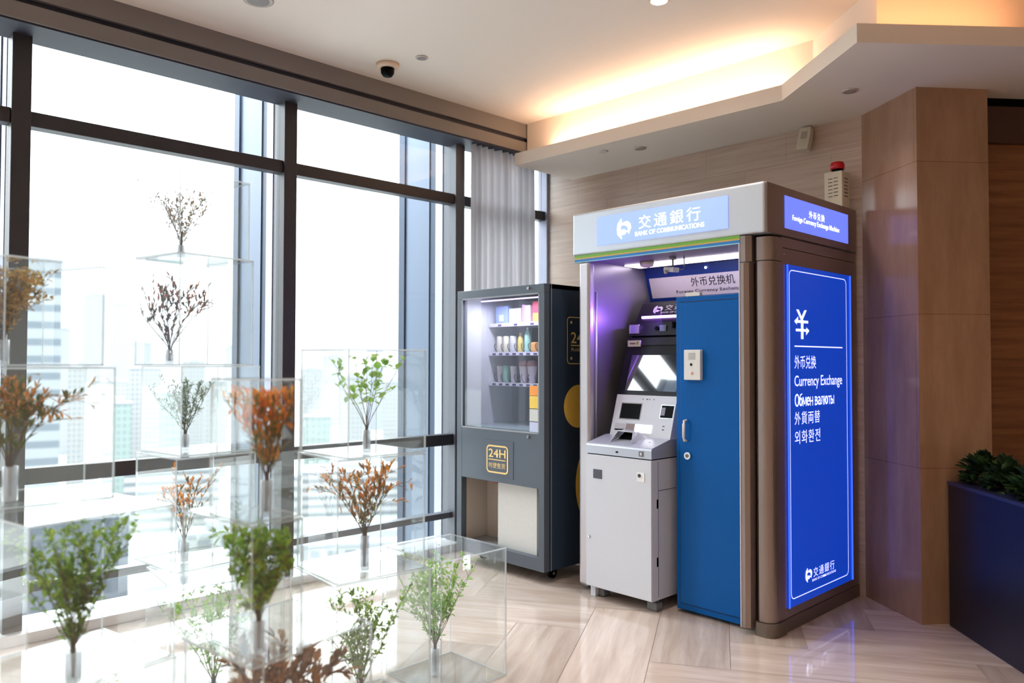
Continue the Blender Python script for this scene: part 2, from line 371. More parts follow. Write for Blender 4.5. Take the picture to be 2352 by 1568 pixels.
# ------------------------------------------------------------------ room shell
def herringbone():
    mb = MB(); mb.mats = [FLOOR, GROUT]; bm = mb.bm; Lu = bm.loops.layers.uv.new('UVMap'); tn = bm.faces.layers.float.new('tone')
    Wd, Ln, g = .38, 1.14, .0012; rnd = random.Random(4); ang = R(31); ca, sa = math.cos(ang), math.sin(ang); ox, oy = -1.823, 3.841
    X0, X1, Y0, Y1 = -4.78, 3.6, -3.6, 6.4
    for i in range(-60, 60):
        for j in range(-14, 14):
            for k in (0, 1):
                bx, by = i*Wd+j*Ln, i*Wd-j*Ln
                if k == 0: r = (bx, bx+Ln, by, by+Wd)
                else: r = (bx, bx+Wd, by+Wd, by+Wd+Ln)
                cx, cy = (r[0]+r[1])/2, (r[2]+r[3])/2; wx, wy = ox+cx*ca-cy*sa, oy+cx*sa+cy*ca
                if not (X0-.5 < wx < X1+.5 and Y0-.5 < wy < Y1+.5): continue
                q = [(r[0]+g, r[2]+g), (r[1]-g, r[2]+g), (r[1]-g, r[3]-g), (r[0]+g, r[3]-g)]
                f = bm.faces.new([bm.verts.new((ox+a*ca-b*sa, oy+a*sa+b*ca, 0)) for a, b in q])
                f[tn] = rnd.random(); ou, ov = rnd.random()*50, rnd.random()*50
                for l, (a, b) in zip(f.loops, q):
                    l[Lu].uv = (a+ou, b+ov) if k == 0 else (b+ou, a+ov)
    for co, no in (((X0, 0, 0), (-1, 0, 0)), ((X1, 0, 0), (1, 0, 0)), ((0, Y0, 0), (0, -1, 0)), ((0, Y1, 0), (0, 1, 0))):
        bmesh.ops.bisect_plane(bm, geom=bm.verts[:]+bm.edges[:]+bm.faces[:], plane_co=co, plane_no=no, clear_outer=True)
    f = bm.faces.new([bm.verts.new(p) for p in ((X0, Y0, -.002), (X1, Y0, -.002), (X1, Y1, -.002), (X0, Y1, -.002))]); f.material_index = 1
    n0 = set(bm.faces); mb.mats.append(WALLPAINT); mb.cur = 2; mb.box(X0, X1, Y0, Y1, -.25, -.01)
    return struct(mb.build('floor', None, uv=False))
herringbone()
struct(MB().box(-4.95, 3.6, -3.6, 6.4, 3.4, 3.6).build('ceiling', PAINT))
struct(MB().box(-4.75, -1.9, 4.96, 5.15, 0, 3.4).build('wall_back', WALLSTONE))
struct(MB().box(-4.95, 3.6, -3.75, -3.6, 0, 3.4).build('wall_front', WALLPAINT))
# wood-clad wall beyond the pillar, turned 45 degrees, with the dark slot at its head
d1 = Vector((.69, -.724, 0)).normalized(); d2 = Vector((.724, .69, 0)).normalized(); B0 = Vector((-1.27, 5.0, 0))+d2*.04
def slab(a, b, dep, z0, z1, name, mat):
    a, b = Vector(a), Vector(b); n = Vector((-(b-a).y, (b-a).x, 0)).normalized()*dep
    return MB().prism([tuple(p[:2]) for p in (a, b, b+n, a+n)], 'z', z0, z1).build(name, mat)
W0 = Vector((-1.37, 5.12, 0)); we = Vector((.63, .777, 0)).normalized()
struct(slab(W0-we*.1, W0+we*1.75, .12, 0, 3.4, 'wall_right', WOOD))
wn = Vector((we.y, -we.x, 0))
struct(slab(W0+wn*.035, W0+we*1.7+wn*.035, .03, 2.73, 2.945, 'trim_1', DARKWOOD))
struct(slab(W0+wn*.012, W0+we*1.7+wn*.012, .01, 2.945, 3.0, 'trim_6', BLACK))
struct(MB().box(-.6, 3.75, 6.4, 6.55, 0, 3.4).build('wall_far', WALLPAINT))
struct(MB().box(3.6, 3.75, -3.75, 6.4, 0, 3.4).build('wall_side', WALLPAINT))
# marble pillar
mb = MB(); mb.prism([(-1.985, 4.965), (-1.553, 4.655), (-1.285, 4.985), (-1.345, 5.20), (-1.50, 5.6), (-1.985, 5.6)], 'z', 0, 3.2)
struct(mb.build('wall_pillar', PILLAR))
# dropped soffit with its lip, then the riser set back behind it
fe = [(-4.40, 4.27), (-2.19, 4.335), (-1.533, 3.80), (-.985, 4.43), (.1, 5.62)]
back = [(.1, 6.3), (-4.40, 6.3)]
sof = MB(); sof.prism(fe+[(.1, 6.0), (-4.40, 6.0)], 'z', 3.0, 3.045).build
lip_in = [(-4.36, 4.31), (-2.175, 4.375), (-1.535, 3.855), (-1.0, 4.48), (.1, 5.69)]
def ring(out, inn, z0, z1, mb):
    n = len(out)
    for i in range(n-1): mb.prism([out[i], out[i+1], inn[i+1], inn[i]], 'z', z0, z1)
ring(fe, lip_in, 3.045, 3.095, sof)
struct(sof.build('ceiling_soffit', PAINT))
rs = [(-4.49, 4.50), (-2.10, 4.555), (-1.56, 4.12), (-1.19, 4.55), (.1, 6.0)]
ri = [(-4.49, 4.60), (-2.07, 4.655), (-1.57, 4.25), (-1.27, 4.62), (0, 6.1)]
mb = MB(); ring(rs, ri, 3.04, 3.41, mb); struct(mb.build('ceiling_cove', PAINT))
# blind box over the windows
mb = MB(); mb.mat(VAL).box(-4.80, -4.50, -3.6, 4.96, 3.285, 3.41); mb.box(-4.80, -4.50, -3.6, 4.96, 3.165, 3.25); mb.mat(VALD).box(-4.78, -4.53, -3.6, 4.95, 3.24, 3.29)
mb.box(-4.79, -4.515, -3.6, 4.95, 3.155, 3.17)
struct(mb.build('trim_2', None))
# window wall: one bay each
ys = [-3.53, -2.02, -.53, .957, 2.49, 3.948, 4.955]
for i in range(6):
    y0, y1 = ys[i], ys[i+1]
    w = root_struct('window_%d' % (i+1), (-4.75, (y0+y1)/2, 0))
    hw = .045 if i != 5 else .018
    MB().box(-4.79, -4.68, y1-hw, y1+hw, 0, 3.30, .004).build('mullion', MULL if i < 4 else (MULL2 if i == 4 else FINL), w)
    if i == 0: MB().box(-4.79, -4.68, y0-hw, y0+hw, 0, 3.30).build('mullion', MULL, w)
    MB().box(-4.785, -4.70, y0+hw, y1-hw, 2.685, 2.765, .004).build('transom', MULL, w)
    MB().box(-4.785, -4.70, y0+hw, y1-hw, .80, .885, .004).build('guard_rail', MULL, w)
    MB().box(-4.785, -4.71, y0+hw, y1-hw, .235, .28, .003).build('bottom_rail', MULL2, w)
    for nm, a, b in (('foot_pane', .055, .235), ('lower_pane', .28, .80), ('main_pane', .885, 2.685), ('upper_pane', 2.765, 3.30)):
        MB().box(-4.756, -4.744, y0+hw, y1-hw, a, b).build(nm, GLASS, w)
    if i < 5:
        f = MB(); f.mat(FIN).box(-5.36, -5.04, y1-.03, y1+.03, -.3, 3.5)
        f.mat(FIND).box(-5.44, -5.36, y1-.045, y1+.045, -.3, 3.5); f.box(-5.04, -4.95, y1-.022, y1+.022, -.3, 3.5)
        f.mat(FINL).box(-4.95, -4.86, y1-.036, y1+.036, -.3, 3.5); f.mat(MULL2).box(-4.86, -4.79, y1-.03, y1+.03, -.3, 3.5)
        f.build('outer_fin', None, w)
mb = MB(); mb.box(-4.79, -4.62, -3.6, 4.96, 0, .055, .004); struct(recenter(mb.build('trim_3', SILL)))
struct(MB().box(-4.95, -4.79, -3.6, 5.0, -.25, .055).build('trim_4', SILL))
struct(MB().box(-4.95, -4.79, -3.6, 5.0, 3.30, 3.41).build('trim_5', VAL))

# curtain gathered beside the last window
cm = bpy.data.materials.new('sheer_curtain'); cm.use_nodes = True; nt = cm.node_tree; nt.nodes.clear()
out = N(nt, 'ShaderNodeOutputMaterial'); df = N(nt, 'ShaderNodeBsdfDiffuse'); tl = N(nt, 'ShaderNodeBsdfTranslucent'); df.inputs[0].default_value = srgb(190, 188, 192); tl.inputs[0].default_value = srgb(178, 174, 178)
wv = N(nt, 'ShaderNodeTexNoise'); wv.inputs['Scale'].default_value = 300
mx = N(nt, 'ShaderNodeMixShader'); mx.inputs[0].default_value = .5; nt.links.new(df.outputs[0], mx.inputs[1]); nt.links.new(tl.outputs[0], mx.inputs[2]); nt.links.new(mx.outputs[0], out.inputs[0])
rnd = random.Random(2); mb = MB(); prev = None; n = 150
for i in range(n+1):
    t = i/n; y = 3.99+.70*t; x = -4.60+.034*math.sin(t*2*math.pi*10.5+1.1*math.sin(t*9))+.012*math.sin(t*61)
    cur = [mb.bm.verts.new((x+(.006*math.sin(z*1.3+t*20)), y+.004*math.sin(z*2+t*30), z)) for z in (.02, .8, 1.6, 2.4, 3.16)]
    if prev:
        for a in range(4):
            f = mb.bm.faces.new((prev[a], cur[a], cur[a+1], prev[a+1])); f.smooth = True
    prev = cur
tag(recenter(mb.build('curtain', cm)), 'sheer grey brown curtain gathered in folds beside the last window', 'curtain')

# ------------------------------------------------------------------ exchange booth
bt = thing('bank_booth', 'silver and bronze bank kiosk booth with lit blue signs', 'kiosk', (-2.68, 4.37, 0))
P = lambda mb, n, m=None, par=bt: mb.build(n, m, par)
P(MB().box(-3.36, -2.012, 3.785, 4.94, 2.135, 2.405, .014, 3), 'header', SILVER)
P(MB().box(-2.016, -2.006, 3.80, 4.935, 2.137, 2.402, .002), 'header_side', CHAMP)  # browner than the front: reflection of the dim room put into the colour
hs = emit('header_sign_blue', (132, 154, 255), .68)
s1 = P(MB().box(-3.150, -2.226, 3.781, 3.786, 2.179, 2.358), 'header_sign', hs)
logo((-2.990, 3.7805, 2.200), X, Z, .108, .125, WHITELIT, s1)
lettering('交通銀行', (-2.825, 3.7805, 2.245), X, Z, .425, .080, WHITELIT, s1, gap=1.35)
lettering('BANK OF COMMUNICATIONS', (-2.852, 3.7805, 2.205), X, Z, .478, .027, WHITELIT, s1, bold=.012)
hs2 = emit('side_sign_blue', (104, 124, 252), .62)
s2 = P(MB().box(-2.007, -2.0025, 3.992, 4.805, 2.178, 2.356), 'header_sign', hs2)
lettering('外币兑换', (-2.002, 4.275, 2.268), Y, Z, .20, .042, WHITELIT, s2, gap=1.2)
lettering('Foreign Currency Exchange Machine', (-2.002, 4.075, 2.222), Y, Z, .60, .038, WHITELIT, s2, bold=.006)
# stripes under the front of the header
for z0, z1, c in ((2.118, 2.135, (134, 200, 76)), (2.109, 2.118, (226, 190, 104)), (2.094, 2.109, (44, 130, 206)), (2.089, 2.094, (150, 205, 220))):
    P(MB().box(-3.352, -2.166, 3.798, 3.812, z0, z1), 'stripe', plain('stripe_%d' % c[0], c, .4))
# ceiling of the booth and its tube light
P(MB().box(-3.30, -2.20, 3.812, 4.92, 2.095, 2.137), 'booth_ceiling', plain('booth_ceiling', (120, 108, 130), .35, .3))
P(MB().box(-3.225, -2.205, 4.16, 4.325, 2.088, 2.0955), 'light_panel', emit('booth_tube', (255, 246, 255), 3.2))
# left wall, its jamb and the inner rib
P(MB().box(-3.315, -3.262, 3.83, 4.93, .015, 2.10, .004), 'left_wall', LINER)
P(MB().box(-3.318, -3.226, 3.796, 3.855, .03, 2.092, .02, 4), 'left_jamb', plain('jamb_silver', (196, 190, 192), .3, .6))
P(MB().tube([(-3.262, 3.905, .95), (-3.262, 3.905, 1.90)], .009), 'wall_rib', SILVER)
# back
P(MB().box(-3.262, -2.20, 4.88, 4.93, .015, 2.10), 'back_wall', LINER)
# right jamb and rounded corner column
P(MB().prism([(-2.168, 3.80), (-2.145, 3.80), (-2.122, 3.815), (-2.116, 3.86), (-2.122, 3.91), (-2.168, 3.91)], 'z', .035, 1.985), 'right_jamb', CHAMP)
P(MB().box(-2.1725, -2.1675, 3.797, 3.81, .035, 2.09), 'jamb_edge', plain('pale_edge', (222, 216, 218), .35, .2))
P(MB().prism([(-2.170, 3.80), (-2.135, 3.80), (-2.110, 3.825), (-2.118, 3.91), (-2.170, 3.91)], 'z', 1.99, 2.13), 'right_jamb_cap', CHAMP)
def rcol(z0, z1, g, n=8):
    x0, x1, y0, y1, r = -2.108-g, -2.008+g, 3.842-g, 3.965, .055
    pts = [(x0, y1), (x0, y0+.02), (x0+.02, y0)]
    for i in range(n+1): t = R(-90+90*i/n); pts.append((x1-r+r*math.cos(t), y0+r+r*math.sin(t)))
    pts.append((x1, y1)); return MB().prism(pts, 'z', z0, z1)
P(rcol(.075, 1.99, 0), 'corner_column', CHAMP); P(rcol(1.994, 2.12, .002), 'column_cap', CHAMP)
P(rcol(0, .072, .012), 'column_foot', plain('foot_bronze', (120, 108, 98), .45, .5))
P(MB().box(-2.118, -2.06, 3.875, 3.96, .02, 2.13), 'gap_filler', BLACK)
# right side wall, framed, with the lit panel
P(MB().box(-2.06, -2.008, 3.965, 4.935, .075, 2.068, .003), 'right_wall', CHAMP)
P(MB().box(-2.06, -2.006, 3.965, 4.94, 0, .072, .004), 'base_plate', plain('foot_bronze', (120, 108, 98), .45, .5))
P(MB().box(-2.06, -2.012, 3.965, 4.93, 2.072, 2.128), 'neck_band', CHAMP)
P(MB().box(-2.20, -2.06, 3.96, 4.93, .02, 2.10), 'wall_core', LINER)
for z in (.105, 2.035): P(MB().cyl((-2.009, 3.985, z), .004, .003, 'x', 10), 'screw', CHROME)
PB = emit('panel_blue', (6, 74, 236), .28, (0, 84, 205))
p = P(MB().box(-2.0075, -2.004, 4.005, 4.826, .124, 1.982), 'advert_panel', PB)
LB = emit('panel_edge_light', (50, 90, 255), 1.0)
for y0, y1, nm in ((4.0055, 4.012, 'edge_light'), (4.819, 4.8255, 'edge_light')):
    MB().box(-2.004, -1.997, y0, y1, .126, 1.98).build(nm, LB, p)
PW = emit('panel_white', (236, 240, 255), .62)
XP = -2.0033
outline((XP, 4.03, .165), Y, Z, .74, 1.79, .035, .0045, PW, p)
ux, uz = (4.269-4.093)/135, (1.741-1.576)/268  # one unit of the currency mark
mk = [[(15, 265), (38, 265), (70, 190), (60, 165)], [(112, 265), (90, 265), (60, 195), (70, 165)], [(57, 175), (80, 175), (80, 0), (57, 0)],
      [(5, 170), (125, 170), (125, 145), (5, 145)], [(-3, 158), (32, 203), (32, 172)], [(-3, 158), (20, 128), (20, 158)],
      [(10, 92), (128, 92), (128, 68), (10, 68)], [(135, 78), (105, 36), (105, 70)], [(135, 78), (108, 110), (108, 80)]]
shape2d([[(a*ux, b*uz) for a, b in q] for q in mk], (XP, 4.093, 1.578), Y, Z, PW, p, 'currency_mark')
shape2d([[(0, 0), (.619, 0), (.619, .007), (0, .007)]], (XP, 4.089, 1.534), Y, Z, PW, p, 'divider_line')
lettering('外币兑换', (XP, 4.089, 1.413), Y, Z, .262, .074, PW, p)
lettering('Currency Exchange', (XP, 4.087, 1.298), Y, Z, .612, .078, PW, p, bold=.006)
stroked('Обмен валюты', (XP, 4.090, 1.206), Y, Z, .50, .070, .0068, PW, p)
lettering('外貨両替', (XP, 4.086, 1.104), Y, Z, .310, .072, PW, p, gap=1.15)
lettering('외화환전', (XP, 4.086, .998), Y, Z, .312, .074, PW, p, gap=1.15)
logo((XP, 4.199, .222), Y, Z, .083, .082, PW, p)
lettering('交通銀行', (XP, 4.300, .238), Y, Z, .270, .052, PW, p, gap=1.3)
lettering('BANK OF COMMUNICATIONS', (XP, 4.283, .216), Y, Z, .307, .014, PW, p, bold=.01)
# sloped blue fascia inside with the plastic name plate
P(MB().prism([(4.425, 2.096), (4.50, 1.862), (4.56, 1.862), (4.56, 2.096)], 'x', -3.262, -2.20), 'fascia', BLUED)
n = Vector((0, -.234, -.075)).normalized(); V_ = Vector((0, -.075, .234)).normalized(); o_ = Vector((0, 4.496, 1.875))
def on_f(x, v, d=.0): return Vector((x, 0, 0))+o_+V_*v+n*d
nb = MB(); a = [on_f(-3.236, .018, .001), on_f(-2.23, .018, .001), on_f(-2.23, .160, .001), on_f(-3.236, .160, .001)]; nb.quad(*a)
npl = P(nb, 'name_plate', plain('plate_lilac', (226, 214, 226), .35))
lettering('外币兑换机', on_f(-2.905, .082, .002), X, V_, .325, .062, INK, npl)
lettering('Foreign Currency Exchange Machine', on_f(-3.03, .036, .002), X, V_, .66, .027, INK, npl)
P(MB().sphere((-2.77, 4.425, 2.065), .009), 'indicator', emit('tiny_led', (210, 225, 255), 1.5))

# blue service door cabinet filling the right half of the opening
dr = thing('service_door', 'tall bright blue steel service door inside the booth', 'door', (-2.42, 3.90, 0))
MB().box(-2.622, -2.178, 3.868, 3.905, .02, 1.828, .004).build('door_frame', BLUE, dr)
MB().box(-2.599, -2.178, 3.8665, 3.869, .053, 1.800).build('door_gap', plain('door_gap_blue', (0, 30, 80), .5), dr)
MB().box(-2.594, -2.178, 3.860, 3.8665, .058, 1.795, .004).build('door_leaf', BLUE, dr)
h = MB().tube([(-2.548, 3.862, .995), (-2.548, 3.838, .998), (-2.548, 3.832, 1.02), (-2.548, 3.832, 1.09), (-2.548, 3.838, 1.108), (-2.548, 3.862, 1.112)], .0085, 10); h.build('handle', WHITEPL, dr)
k = MB().cyl((-2.538, 3.862, .909), .021, -.012, 'y', 20).build('lock', CHROME, dr)
MB().cyl((-2.538, 3.8505, .909), .011, -.003, 'y', 14).build('keyway', plain('brass', (150, 130, 100), .4, .8), k)
MB().box(-2.622, -2.205, 3.905, 4.35, .02, 1.82).build('cabinet_body', BLUE, dr)
ic = thing('intercom', 'small white intercom unit fixed to the blue door', 'intercom', (-2.488, 3.862, 1.345))
MB().box(-2.546, -2.437, 3.832, 3.861, 1.346, 1.519, .004).build('housing', WHITEPL, ic)
g = MB()
for j in range(5): g.box(-2.515, -2.468, 3.8305, 3.8325, 1.465+j*.008, 1.4675+j*.008)
g.build('speaker_slots', GREYMETAL, ic)
MB().box(-2.502, -2.49, 3.829, 3.833, 1.428, 1.441).build('lens', BLACK, ic)
MB().box(-2.498, -2.483, 3.829, 3.833, 1.376, 1.392, .002).build('call_button', plain('button_pink', (226, 160, 150), .4), ic)
sb = MB().box(-2.558, -2.462, 3.870, 3.90, 1.829, 1.852, .003).build('sensor_box', WHITEPL); tag(recenter(sb), 'small flat white box lying on top of the blue door', 'box')
# smoke detector and camera on the booth ceiling
sd = thing('smoke_detector', 'round cream smoke detector on the booth ceiling', 'smoke detector', (-3.0, 4.10, 2.05))
MB().lathe((-3.0, 4.10, 2.094), [(.045, 0), (.047, -.012), (.040, -.030), (.022, -.036)]).build('housing', CREAM, sd)
vc = thing('security_camera', 'small white bullet camera hanging from the booth ceiling', 'security camera', (-2.75, 4.05, 2.0))
MB().tube([(-2.76, 4.04, 2.094), (-2.76, 4.04, 2.035)], .006).cyl((-2.76, 4.04, 2.082), .022, .012, 'z', 16).build('bracket', GREYMETAL, vc)
bm_ = MB().box(-.052, .052, -.022, .022, -.015, .015, .005); bm_.bm.transform(Matrix.Translation((-2.765, 4.03, 2.018)) @ Matrix.Rotation(R(8), 4, 'Y') @ Matrix.Rotation(R(-18), 4, 'Z')); bm_.build('body', WHITEPL, vc)
MB().sphere((-2.785, 4.0, 2.002), .012).build('lens', CREAM, vc)
MB().tube([(-2.70, 4.02, 2.012), (-2.675, 4.02, 2.012), (-2.664, 4.02, 2.03), (-2.666, 4.02, 2.094)], .0035, 6).build('cable', GREYMETAL, vc)

# ------------------------------------------------------------------ cash machine
at = thing('exchange_machine', 'pale grey currency exchange machine on castors with sloped black screen', 'cash machine', (-2.92, 3.95, 0))
A = lambda mb, n, m=None, par=at: mb.build(n, m, par)
xl, xr = -3.172, -2.680
body = MB().prism([(3.706, .072), (3.706, .880), (4.80, .880), (4.80, .072)], 'x', xl, xr)
A(body, 'base_cabinet', GREYPL)
fd = A(MB().box(xl+.001, xr-.001, 3.700, 3.7065, .076, .878, .0015), 'front_door', GREYPL)
MB().cyl((-3.144, 3.7, .375), .006, -.008, 'y', 14).build('lock', CHROME, fd)
MB().box(-3.112, -3.045, 3.697, 3.7005, .737, .792, .001).build('label_plate', plain('slate', (70, 74, 84), .4), fd)
q = MB().box(-2.781, -2.727, 3.697, 3.7005, .752, .805, .001).build('key_switch', plain('plate_white', (236, 238, 238), .4), fd)
MB().cyl((-2.762, 3.697, .787), .010, -.004, 'y', 12).build('switch', INK, q)
for z0, z1 in ((.60, .652), (.265, .318)): A(MB().box(xr-.002, xr+.001, 3.752, 3.768, z0, z1), 'side_vent', BLACK)
A(MB().box(xr-.001, xr+.0008, 3.766, 3.7685, .09, .87), 'side_seam', INK)
A(MB().box(xr-.001, xr+.0008, 3.77, 3.95, .700, .7025), 'side_seam', INK)
A(MB().box(xl+.006, xr-.006, 3.712, 4.79, .8795, .8865), 'shadow_gap', BLACK)
# tray shelf with a rounded nose
pts = [(3.702, .8865), (3.702, .935), (3.705, .944), (3.713, .950), (3.89, .990), (4.80, .990), (4.80, .8865)]
A(MB().prism(pts, 'x', xl, xr), 'tray_shelf', GREYMT)
A(MB().box(-2.94, -2.922, 3.699, 3.7025, .905, .914, .002), 'camera_hole', BLACK)
q = A(MB().box(-2.768, -2.736, 3.699, 3.7025, .898, .928, .001), 'icon_plate', plain('icon_grey', (112, 114, 122), .5))
MB().box(-2.758, -2.746, 3.6975, 3.700, .905, .921).build('icon', GREYPL, q)
# console
a0, a1 = Vector((0, 3.893, .990)), Vector((0, 3.972, 1.241)); cu_ = (a1-a0).normalized(); cn = Vector((0, -cu_.z, cu_.y))
def on_c(x, z, d=0): t = (z-a0.z)/(a1.z-a0.z); q = a0.lerp(a1, t); return Vector((x, q.y, q.z))+cn*d
cx0, cx1 = -3.140, -2.684
A(MB().prism([(3.893, .988), (3.972, 1.241), (4.70, 1.241), (4.70, .988)], 'x', cx0, cx1), 'console', GREYPL)
def pocket(x0, x1, z0, z1, name, dark=BLACK, d=.0012, frame=None):
    par = at
    if frame:
        mb = MB(); f = .006; mb.quad(on_c(x0-f, z0-f, .0008), on_c(x1+f, z0-f, .0008), on_c(x1+f, z1+f, .0008), on_c(x0-f, z1+f, .0008)); par = mb.build(name+'_frame', frame, at)
    mb = MB(); mb.quad(on_c(x0, z0, d), on_c(x1, z0, d), on_c(x1, z1, d), on_c(x0, z1, d)); return mb.build(name, dark, par)
pocket(-3.086, -2.934, 1.094, 1.186, 'cash_window', BLACK, .0014, plain('bezel_grey', (150, 148, 154), .4))
pocket(-2.782, -2.694, 1.112, 1.184, 'card_reader', BLACK, .0014, CHROME)
pocket(-2.782, -2.752, 1.125, 1.172, 'reader_slot', plain('slot_grey', (128, 126, 140), .3), .002)
pocket(-3.025, -2.955, 1.020, 1.064, 'tray_mouth', plain('tray_brown', (110, 92, 88), .35, .4), .0014)
pocket(-2.955, -2.826, 1.014, 1.062, 'lit_tray', emit('tray_glow', (255, 252, 255), 1.3), .0016)
pocket(-3.112, -3.035, 1.028, 1.062, 'print_slot', plain('slot_lines', (186, 184, 190), .4), .0014)
pocket(-3.108, -3.042, 1.019, 1.028, 'slot_gap', BLACK, .0018)
for x in (-2.931, -2.902, -2.895, -2.880, -2.848): pocket(x-.003, x+.003, 1.214, 1.220, 'tiny_marking', INK)
for z in (1.061, 1.041): pocket(-2.752, -2.738, z-.002, z+.003, 'tiny_marking', INK)
# small wedge guard on the tray shelf
gd = MB(); w0 = Vector((-3.019, 3.745, .960)); w1 = Vector((-2.856, 3.745, .960)); g0, g1 = Vector((-2.998, 3.80, 1.028)), Vector((-2.885, 3.80, 1.024))
gd.tube([w0, g0], .0022, 6).tube([w1, g1], .0022, 6).tube([g0, g1], .004, 6)
gq = A(gd, 'tray_guard', GREYPL)
MB().quad(w1, Vector((-2.840, 3.89, .99)), g1+Vector((0, .05, 0)), g1).quad(w0, g0, g0+Vector((0, .09, 0)), Vector((-3.03, 3.89, .99))).quad(g0, g1, g1+Vector((0, .06, .002)), g0+Vector((0, .09, .002))).build('guard_shell', GREYMT, gq)
MB().quad(w0+Vector((.01, .07, .016)), w1+Vector((-.01, .07, .016)), g1+Vector((-.012, .05, -.01)), g0+Vector((.012, .05, -.01))).build('guard_mouth', BLACK, gq)
A(MB().cyl((-2.771, 3.811, .967), .006, .006, 'z', 10), 'tray_screw', INK)
# black screen bezel
b0, b1 = Vector((0, 3.972, 1.243)), Vector((0, 4.077, 1.555))
A(MB().prism([(b0.y, b0.z), (b1.y, b1.z), (4.70, 1.555), (4.70, 1.243)], 'x', cx0, cx1), 'screen_bezel', BLACKPL)
bu_ = (b1-b0).normalized(); bn = Vector((0, -bu_.z, bu_.y))
def on_b(x, z, d=.001): t = (z-b0.z)/(b1.z-b0.z); q = b0.lerp(b1, t); return Vector((x, q.y, q.z))+bn*d
mb = MB(); mb.quad(on_b(-3.085, 1.268), on_b(-2.70, 1.268), on_b(-2.70, 1.492), on_b(-3.085, 1.492)); A(mb, 'screen', SCREEN)
# instrument bars
A(MB().prism([(4.070, 1.556), (4.082, 1.605), (4.60, 1.605), (4.60, 1.556)], 'x', cx0, cx1), 'lower_bar', plain('bar_grey', (32, 31, 35), .4, spec=.3))
br_ = A(MB().prism([(4.088, 1.618), (4.101, 1.700), (4.60, 1.700), (4.60, 1.618)], 'x', cx0+.006, cx1), 'instrument_bar', plain('bar_dark', (38, 37, 42), .4, spec=.3))
A(MB().prism([(4.12, 1.60), (4.12, 1.62), (4.60, 1.62), (4.60, 1.60)], 'x', cx0+.004, cx1), 'bar_gap', BLACK)
MB().box(-3.125, -3.045, 4.076, 4.096, 1.632, 1.690, .003).build('mirror', CHROME, br_)
MB().box(-2.893, -2.846, 4.084, 4.098, 1.642, 1.682, .003).build('sensor_window', plain('teal_grey', (124, 136, 142), .2), br_)
MB().cyl((-2.915, 4.095, 1.662), .014, -.01, 'y', 14).build('lens', BLACK, br_)
MB().box(-2.80, -2.785, 4.085, 4.1, 1.66, 1.70).build('slot', BLACK, br_)
stk = MB().box(-3.128, -3.028, 4.066, 4.074, 1.548, 1.588).build('notice_sticker', plain('sticker_cream', (222, 216, 196), .5), at)
MB().box(-3.058, -3.042, 4.0652, 4.0665, 1.560, 1.580).build('print_mark', plain('olive', (150, 150, 96), .5), stk)
MB().box(-3.112, -3.066, 4.0652, 4.0665, 1.563, 1.572).build('print_mark', plain('brown_ink', (110, 96, 90), .5), stk)
# head
hd = A(MB().prism([(4.166, 1.700), (4.250, 1.836), (4.275, 1.848), (4.60, 1.848), (4.60, 1.700)], 'x', -3.145, cx1), 'head_panel', plain('head_black', (26, 21, 27), .38, spec=.3))
h0, h1 = Vector((0, 4.166, 1.700)), Vector((0, 4.250, 1.836)); hu = (h1-h0).normalized(); hn = Vector((0, -hu.z, hu.y))
def on_h(x, z, d=.002): t = (z-h0.z)/(h1.z-h0.z); q = h0.lerp(h1, t); return Vector((x, q.y, q.z))+hn*d
hw_ = plain('head_white', (222, 214, 222), .5)
logo(on_h(-3.035, 1.762), X, hu, .075, .066, hw_, hd)
lettering('交通銀行', on_h(-2.945, 1.782), X, hu, .27, .042, hw_, hd, gap=1.3)
lettering('BANK OF COMMUNICATIONS', on_h(-2.968, 1.763), X, hu, .32, .013, hw_, hd, bold=.012)
VIO = emit('violet_tube', (196, 150, 255), 5.5)
mb = MB(); mb.tube([on_h(-3.10, 1.738, .006), on_h(-2.70, 1.738, .006)], .0085, 10); mb.build('light_tube', VIO, hd)
area('violet_lamp', on_h(-2.93, 1.738, .03), (R(-80), 0, R(-55)), .35, .02, 5.0, (.30, .12, 1))
# castors in grey shoes
for x, y in ((-3.12, 3.80), (-2.73, 3.80), (-3.12, 4.6), (-2.73, 4.6)):
    MB().box(x-.035, x+.035, y-.03, y+.03, .002, .048, .006).box(x-.02, x+.02, y-.015, y+.015, .048, .074).build('castor', plain('castor_grey', (118, 122, 126), .5), at)
A(MB().box(-3.168, -3.13, 3.74, 3.78, .002, .074), 'foot_block', GREYPL)

# ------------------------------------------------------------------ vending machine
vm = thing('vending_machine', 'dark grey and navy vending machine with lit glass front', 'vending machine', (-3.95, 4.05, 0))
Q = lambda mb, n, m=None, par=vm: mb.build(n, m, par)
vx0, vx1, vy0, vy1, vz0, vz1 = -4.392, -3.512, 3.68, 4.46, .082, 1.962
INW = plain('vend_inner_white', (226, 226, 234), .4)
mb = MB()   # front frame with window and hatch openings
mb.box(vx0, vx1, vy0, vy0+.05, 1.903, vz1, .003).box(vx0, vx0+.052, vy0, vy0+.05, vz0, 1.903).box(-3.560, vx1, vy0, vy0+.05, vz0, 1.903)
Q(mb, 'front_frame', VFRONT)
lo = MB().box(-4.34, -3.56, vy0+.001, vy0+.05, .617, .975).build('front_panel', VFRONT, vm)
Q(MB().box(-4.34, -3.56, vy0+.001, vy0+.05, vz0, .165), 'bottom_beam', VFRONT)
Q(MB().box(-4.346, -4.336, vy0+.05, 3.93, .158, .617), 'hatch_liner', plain('hatch_taupe', (186, 176, 166), .6))
Q(MB().box(vx0, vx1-.055, vy0+.05, vy1, vz0, .155), 'floor_pan', GREYMETAL)
Q(MB().box(vx1-.012, vx1, vy0+.055, vy1, vz0, vz1), 'side_panel', NAVY)
